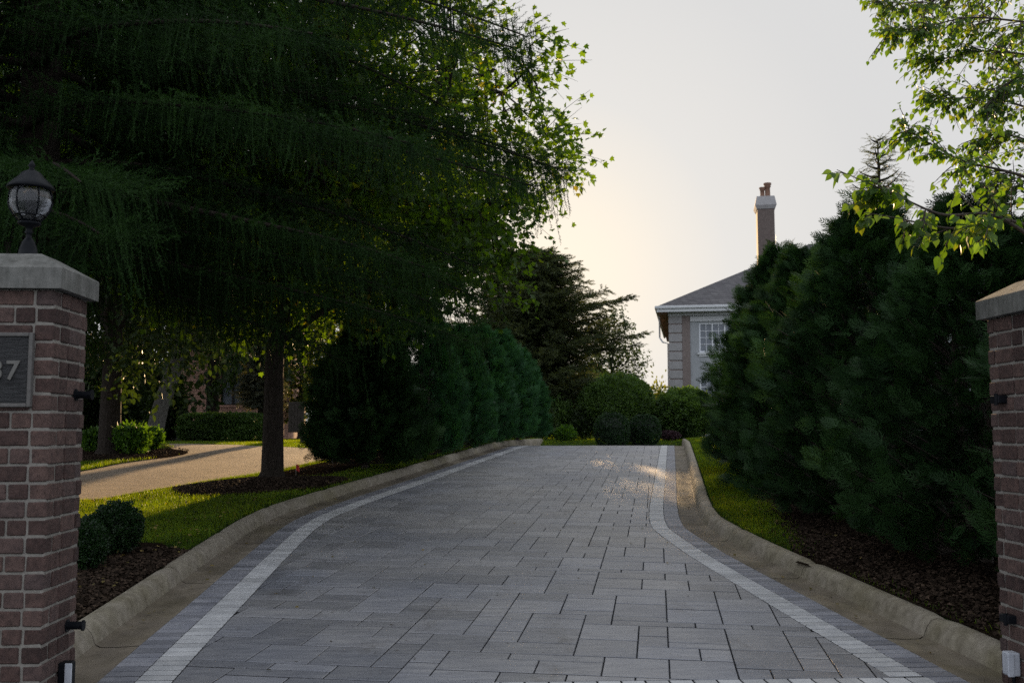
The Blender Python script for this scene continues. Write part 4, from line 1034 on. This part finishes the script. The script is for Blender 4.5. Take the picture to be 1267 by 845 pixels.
# low hedge before brick house
def box_hedge(u0, u1, Y, hgt, dep, label):
    x0 = atdepth(u0,545,Y)[0]; x1 = atdepth(u1,545,Y)[0]; cx = (x0+x1)/2; g_ = gl(cx, Y)
    return ball_shrub('low_hedge', label, g_, (x1-x0)/2, dep, hgt/2, 15000, .09, M_shrub, cat='hedge', flat=5, rough=.06, depth=.2, stem=.04)
box_hedge(222, 336, 34.6, .92, .5, 'low leafy hedge along the foot of the brick house, beyond the neighbouring drive')
# ferns/plants round island tree
G = 'leafy plants round the island tree'
for (u, v, s, lab) in ((118, 560, 16, 'bright leafy plant on the pillar side of the island tree'), (163, 563, 21, 'largest bright leafy plant, right of the island tree trunk'), (184, 557, 15, 'rightmost leafy plant of the island bed')):
    X, Y = unproj(u, v, .03); r = s*Y/F; ball_shrub('leafy_plant', lab, (X, Y, float(ground_z(X,Y))+.04), r, r, r*.8, 2600, .09, M_fern, G, 'plant', .03, .2, core=False, depth=.8, up=.9)
# distant woods on the horizon
def woods():
    mb = MB(); n = 70000; a = rng.uniform(R(-62), R(28), n); D = rng.uniform(120, 165, n); X = D*np.sin(a); Y = D*np.cos(a)
    top = 6 + 4*np.sin(a*9)+2.5*np.sin(a*23+1)+1.5*np.sin(a*51); top = np.where(a > R(8), top*.35+1.5, top)
    Z = .9 + rng.random(n)**.8*top
    scatter(mb, *LEAF4, np.c_[X,Y,Z], rdir(n), rdir(n), rng.uniform(.8,1.7,n)); tag(mb.build('distant_woods', M_darkleaf), 'far line of trees closing the horizon', 'woods', kind='stuff')
woods()

# ------------------------------------------------------------------ GREY HOUSE
def house():
    c0 = atdepth(829, 535, 50); X0, Y0 = c0[0], 50.0; ang = -R(13)
    root = empty('grey_house', (X0, Y0, .96), 'two storey pale grey house with striped stone corner, dark hip roof and tall chimney', 'house', rz=ang)
    Hh = 6.55; Wd = 25.0; Dp = 15.0     # local: x right along front, y back
    def b(mb, x0,x1,y0,y1,z0,z1, bev=.01): cbox(mb, ((x0+x1)/2,(y0+y1)/2,(z0+z1)/2), (x1-x0,y1-y0,z1-z0), bev)
    # walls with window openings: front wall pieces
    wins = [(1.50,1.92,4.32,1.48),(1.50,1.92,1.20,1.9),(6.2,1.92,4.32,1.48),(6.2,1.92,1.2,1.9),(11,1.92,4.32,1.48),(11,1.92,1.2,1.9),(17,1.92,4.32,1.48)]
    mb = MB(); xs = sorted(set([1.06, Wd-1.06] + [w[0] for w in wins] + [w[0]+w[1] for w in wins]))
    for a, c in zip(xs[:-1], xs[1:]):
        col_ = [w for w in wins if abs(w[0]-a) < 1e-6]
        if not col_: b(mb, a, c, .10, .4, -.3, Hh, .002)
        else:
            z = -.3
            for w in sorted(col_, key=lambda w: w[2]): b(mb, a, c, .10, .4, z, w[2], .002); z = w[2]+w[3]
            b(mb, a, c, .10, .4, z, Hh, .002)
    mb.build('front_wall', M_stucco, root)
    mb = MB(); b(mb, .02, .4, .42, Dp, -.3, Hh); b(mb, Wd-.4, Wd-.02, .42, Dp, -.3, Hh); b(mb, .41, Wd-.41, Dp-.4, Dp, -.3, Hh); mb.build('side_wall', M_pink, root)
    for sx in (0, 1):
        mb = MB(); x0 = 0 if sx == 0 else Wd-.66; z = -.2
        while z < Hh-.62: b(mb, x0, x0+.66, -.03, .38, z, z+.40, .015); z += .46
        mb.build('quoin', M_quoin, root)
        mb = MB(); b(mb, x0+.02, x0+.64, .0, .37, -.3, Hh-.40, .003); xx = .66 if sx == 0 else Wd-1.06; b(mb, xx, xx+.40, .02, .40, -.3, Hh-.40, .003); mb.build('brick_pier', M_pink, root)
    mb = MB(); b(mb, -.02, Wd+.02, -.05, .09, Hh-.39, Hh-.1, .01); b(mb, -.06, Wd+.06, -.12, .085, Hh-.1, Hh+.02, .01); b(mb, 1.07, Wd-1.07, .03, .095, Hh-.68, Hh-.42, .01); mb.build('frieze', M_trim, root)
    for (wx, ww, wz, wh) in wins:
        mb = MB(); n = 3 if ww > 1.5 else 2; fw = .07
        for i in range(n+1): xx = wx + (ww-fw)*i/n; b(mb, xx, xx+fw, .14, .24, wz, wz+wh, .004)
        for z in (wz, wz+wh-fw): b(mb, wx+fw, wx+ww-fw, .145, .235, z, z+fw, .004)
        cw = (ww-fw)/n
        for i in range(n):
            x0 = wx+fw+cw*i
            xm = x0+(cw-fw)/2; b(mb, xm-.014, xm+.014, .165, .20, wz+fw, wz+wh-fw, .002)
            rws = 4
            for k in range(1, rws): z = wz+fw+(wh-2*fw)*k/rws; b(mb, x0, x0+cw-fw, .168, .198, z-.014, z+.014, .002)
        w_ = mb.build('window', M_wintrim, root)
        mb = MB(); b(mb, wx+.02, wx+ww-.02, .205, .225, wz+.02, wz+wh-.02, .002); mb.build('pane', M_pane, w_)
        mb = MB(); b(mb, wx-.1, wx+ww+.1, .0, .22, wz-.12, wz-.01, .008); b(mb, wx-.02, wx+ww+.02, .05, .2, wz-.22, wz-.125, .005); mb.build('sill', M_trim, w_)
    # warm lamp-lit blind at top of the lower window
    # roof: hip with overhang
    ov = .55; e = Hh+.05; rise = 4.35
    ex0, ex1, ey0, ey1 = -ov, Wd+ov, -ov, Dp+ov; cyr = Dp/2; hx = 8.3
    V = [(ex0,ey0,e),(ex1,ey0,e),(ex1,ey1,e),(ex0,ey1,e),(ex0+hx,cyr,e+rise),(ex1-hx,cyr,e+rise)]
    V2 = [(x,y,z-.02) for x,y,z in V]
    mb = MB(); mb.poly(V, [(0,1,5,4),(1,2,5),(2,3,4,5),(3,0,4)]); mb.poly(V2, [(4,5,1,0),(5,2,1),(5,4,3,2),(4,0,3)])
    # gabled wing rising at right
    gx0, gx1, gz = 10.6, 16.4, 11.9; gm = (gx0+gx1)/2
    rf = mb.build('roof', M_roof, root)
    mb = MB(); b(mb, ex0, ex1, ey0+.02, .11, e-.06, e-.035, .001); b(mb, ex0, -.02, .12, ey1, e-.06, e-.035, .001); b(mb, ex0+.1,-.04,ey0+.2,ey1-.1,e-.36,e-.062,.01); mb.build('soffit', M_soffit, rf)
    mb = MB(); b(mb, ex0-.1, ex1+.1, ey0-.11, ey0+.01, e-.13, e+.01, .02); b(mb, ex0-.11, ex0+.0, ey0+.02, ey1, e-.13, e+.01, .02); b(mb, ex0-.02,ex1+.02,ey0-.03,ey0+.015,e-.30,e-.135,.01); gt = mb.build('gutter', M_trim, rf)
    mb = MB(); tube(mb, [(ex0+.03,ey0+3.0,e-.1),(ex0+.03,ey0+3.0,e-1.3),(ex0+.2,ey0+2.2,e-1.6),(-.05,.9,e-1.75),(-.05,.8,0)], .045, 8); mb.build('downspout', M_trim, gt)
    # chimney
    cxm = 5.2; cym = 5.0; cw, cd = .45, .62
    mb = MB(); b(mb, cxm-cw, cxm+cw, cym-cd, cym+cd, Hh+.3, 12.4, .01); ch = mb.build('chimney', surf('chimney_brick', [(.3,(.10,.078,.07)),(.7,(.16,.125,.11))], 8, .9, .3, .01, 20), root)
    mb = MB(); mb.poly([(cxm-cw-.03,cym-cd-.03,12.4),(cxm+cw+.03,cym-cd-.03,12.4),(cxm+cw+.03,cym+cd+.03,12.4),(cxm-cw-.03,cym+cd+.03,12.4),(cxm-cw-.12,cym-cd-.12,12.6),(cxm+cw+.12,cym-cd-.12,12.6),(cxm+cw+.12,cym+cd+.12,12.6),(cxm-cw-.12,cym+cd+.12,12.6),(cxm-cw-.02,cym-cd-.02,13.1),(cxm+cw+.02,cym-cd-.02,13.1),(cxm+cw+.02,cym+cd+.02,13.1),(cxm-cw-.02,cym+cd+.02,13.1)],
        [(3,2,1,0)]+[(k+i,k+(i+1)%4,k+4+(i+1)%4,k+4+i) for k in (0,4) for i in range(4)]+[(8,9,10,11)]); mb.build('chimney_cap', M_quoin, ch)
    for dx, hh, rr in ((-.12, .62, .14), (.16, .85, .17)):
        mb = MB(); lathe(mb, (cxm+dx, cym, 13.1), [(0,0),(rr*1.15,0),(rr*1.15,.08),(rr*.85,.12),(rr*.8,hh*.7),(rr*1.1,hh*.75),(rr*.95,hh*.82),(rr*1.25,hh*.9),(rr*1.2,hh),(0,hh)], 16); mb.build('chimney_pot', M_clay, ch, smooth=True)
    # wing with gable
    mb = MB(); mb.poly([(gx0-.4,1.5,8.6),(gm,1.5,gz),(gx1+.4,1.5,8.6),(gx0-.4,Dp-1,8.6),(gm,Dp-1,gz),(gx1+.4,Dp-1,8.6)], [(0,3,4,1),(1,4,5,2),(0,1,2),(3,5,4)]); wg = mb.build('gable_roof', M_roof, root)
    mb = MB(); b(mb, gx0, gx1, 1.6, Dp-1.2, Hh, 8.75); mb.build('gable_wall', M_stucco, root)
house()

# ------------------------------------------------------------------ BRICK HOUSE, left
def brick_house():
    a = atdepth(205, 535, 55); bb = atdepth(350, 535, 55); X0 = a[0]; X1 = bb[0]; root = empty('brick_house', (X0, 55, .96), 'red brick house glimpsed between the trees across the neighbouring drive', 'house')
    Wd = X1-X0
    def b(mb, x0,x1,y0,y1,z0,z1,bev=.01): cbox(mb, ((x0+x1)/2,(y0+y1)/2,(z0+z1)/2), (x1-x0,y1-y0,z1-z0), bev)
    wx = atdepth(272,535,55)[0]-X0; wins = [(wx, 1.2, 1.8, 2.7)]
    mb = MB(); xs = sorted([0, Wd]+[w[0] for w in wins]+[w[0]+w[1] for w in wins])
    for p, q in zip(xs[:-1], xs[1:]):
        c = [w for w in wins if abs(w[0]-p) < 1e-6]
        if c: b(mb,p,q,0,.3,-.3,c[0][2],.001); b(mb,p,q,0,.3,c[0][2]+c[0][3],7.4,.001)
        else: b(mb,p,q,0,.3,-.3,7.4,.001)
    b(mb, 0,.3,.3,8,-.3,7.4,.001); b(mb,Wd-.3,Wd,.3,8,-.3,7.4,.001); mb.build('wall', M_farbrick, root)
    for w in wins:
        mb = MB()
        for x in (w[0], w[0]+w[1]/2-.03, w[0]+w[1]-.07): b(mb,x,x+.07,.08,.16,w[2],w[2]+w[3],.003)
        for z in (w[2], w[2]+w[3]/2-.03, w[2]+w[3]-.07): b(mb,w[0]+.071,w[0]+w[1]-.071,.09,.15,z,z+.07,.003)
        o = mb.build('window', M_wood, root); mb = MB(); b(mb,w[0]+.02,w[0]+w[1]-.02,.17,.19,w[2]+.02,w[2]+w[3]-.02,.002); mb.build('pane', M_pane, o)
        mb = MB(); b(mb,w[0]-.08,w[0]+w[1]+.08,-.07,.1,w[2]-.12,w[2]-.004,.006); mb.build('sill', M_farbrick, o)
    mb = MB(); e=7.4; mb.poly([(-.5,-.5,e),(Wd+.5,-.5,e),(Wd+.5,8.5,e),(-.5,8.5,e),(2.5,4,e+2.6),(Wd-2.5,4,e+2.6)], [(0,1,5,4),(1,2,5),(2,3,4,5),(3,0,4),(3,2,1,0)]); mb.build('roof', M_roof, root)
brick_house()
# stone steps, left of the low hedge
p = atdepth(222, 545, 35.4); s = empty('stone_steps', (p[0], 35.4, .95), 'pale stone garden steps at the left end of the low hedge', 'steps')
for i in range(3):
    mb = MB(); cbox(mb, (-.0, i*.34, .085+i*.17), (1.1, .38, .17), .012); mb.build('step', M_stone, s)
# dark board on posts
p = atdepth(366, 545, 30.5); s = empty('wooden_board', gl(p[0], 30.5), 'dark wooden utility board on a post beside the neighbouring drive', 'board', rz=-.3)
mb = MB(); k = 30.5/F
for i in range(5): cbox(mb, (-.2+i*.1, 0, 1.3*k*22+.10), (.096, .05, 37*k), .006)
mb.build('board', M_wood, s)
mb = MB(); cbox(mb, (.17, .06, .55), (.09, .07, 1.15), .006); mb.build('post', M_wood, s)
mb = MB(); cbox(mb, (-.17, .06, .9), (.09, .07, .6), .006); cbox(mb, (0, .06, .72), (.24, .05, .07), .006); mb.build('brace', M_wood, s)
# red marker flags
for (u, v, lab) in ((366, 592, 'red marker flag in the lawn near the maple mulch ring'), (411, 573, 'red marker flag beside the foot of the first left hedge tree')):
    X, Y = unproj(u, v, .06); r_ = empty('marker_flag', gl(X, Y), lab, 'flag', 'red marker flags in the lawn')
    mb = MB(); tube(mb, [(0,0,-.03),(0,0,.20)], .0025, 6); mb.build('stake', M_wire, r_)
    mb = MB(); V=[];n=6
    for i in range(n+1):
        t=i/n; V += [(.055*t, .012*math.sin(t*4), .20-.03*t*t), (.055*t, .012*math.sin(t*4), .10-.03*t*t)]
    mb.add(V, [(2*i,2*i+1,2*i+3,2*i+2) for i in range(n)]); V2=np.array(V)+(0,.0015,0); mb.add(V2, [(2*i,2*i+2,2*i+3,2*i+1) for i in range(n)]); mb.build('flag_cloth', M_red, r_)

# ------------------------------------------------------------------ LIGHT
d = ray(676, 342); el = math.asin(d[2]/np.linalg.norm(d)); azm = math.atan2(d[0], d[1])   # azimuth from +Y towards +X
print('sun el', math.degrees(el), 'az', math.degrees(azm))
sun_d = bpy.data.lights.new('sun', 'SUN'); sun_d.energy = 5.0; sun_d.angle = R(.6); sun_d.color = (1.0, .66, .33)
sun = bpy.data.objects.new('sun', sun_d); COL.objects.link(sun)
sun.rotation_euler = Vector((-d[0], -d[1], -d[2])).to_track_quat('-Z', 'Y').to_euler()
w = bpy.data.worlds.new('World'); scene.world = w; w.use_nodes = True; nt = w.node_tree; nt.nodes.clear()
out = nt.nodes.new('ShaderNodeOutputWorld'); bg = nt.nodes.new('ShaderNodeBackground'); bg.inputs[1].default_value = .05
sky = nt.nodes.new('ShaderNodeTexSky'); sky.sky_type = 'NISHITA'; sky.sun_disc = False; sky.sun_elevation = el; sky.sun_rotation = azm
sky.dust_density = 4.0; sky.air_density = 1.0; sky.ozone_density = 1.0
hs = nt.nodes.new('ShaderNodeHueSaturation'); hs.inputs['Saturation'].default_value = .9; hs.inputs['Value'].default_value = 1.0
nt.links.new(sky.outputs[0], hs.inputs['Color'])
# bright thin overcast veil: white towards the sun, bluer away from it, brightened behind the camera as added fill
tc_ = nt.nodes.new('ShaderNodeTexCoord'); dp = nt.nodes.new('ShaderNodeVectorMath'); dp.operation = 'DOT_PRODUCT'
dn = norm(np.array(d)); dp.inputs[1].default_value = tuple(dn); nt.links.new(tc_.outputs['Generated'], dp.inputs[0])
mr = nt.nodes.new('ShaderNodeMapRange'); mr.inputs['From Min'].default_value = -1; mr.inputs['From Max'].default_value = 1; nt.links.new(dp.outputs['Value'], mr.inputs['Value'])
veil = ramp(nt, mr.outputs[0], [(0,(.92,.98,1.10)),(.72,(.82,.87,.95)),(.90,(.71,.72,.74)),(.975,(.715,.715,.715)),(.994,(.80,.785,.76)),(1.0,(1.0,.90,.75))])
sc_ = nt.nodes.new('ShaderNodeVectorMath'); sc_.operation = 'SCALE'; sc_.inputs['Scale'].default_value = 10.0; nt.links.new(veil, sc_.inputs[0])
c = mixc(nt, hs.outputs[0], sc_.outputs[0], .99)
nt.links.new(c, bg.inputs[0]); nt.links.new(bg.outputs[0], out.inputs[0])
scene.view_settings.view_transform = 'Standard'; scene.view_settings.look = 'None'; scene.view_settings.exposure = 1.0; scene.view_settings.gamma = 1
cy = scene.cycles
cy.max_bounces = 6; cy.diffuse_bounces = 3; cy.glossy_bounces = 2; cy.transmission_bounces = 4; cy.transparent_max_bounces = 4
cy.caustics_reflective = False; cy.caustics_refractive = False; cy.sample_clamp_indirect = 2; cy.sample_clamp_direct = 2.5
cy.use_adaptive_sampling = True; cy.adaptive_threshold = .01
try: cy.use_denoising = False
except Exception as e: print(e)
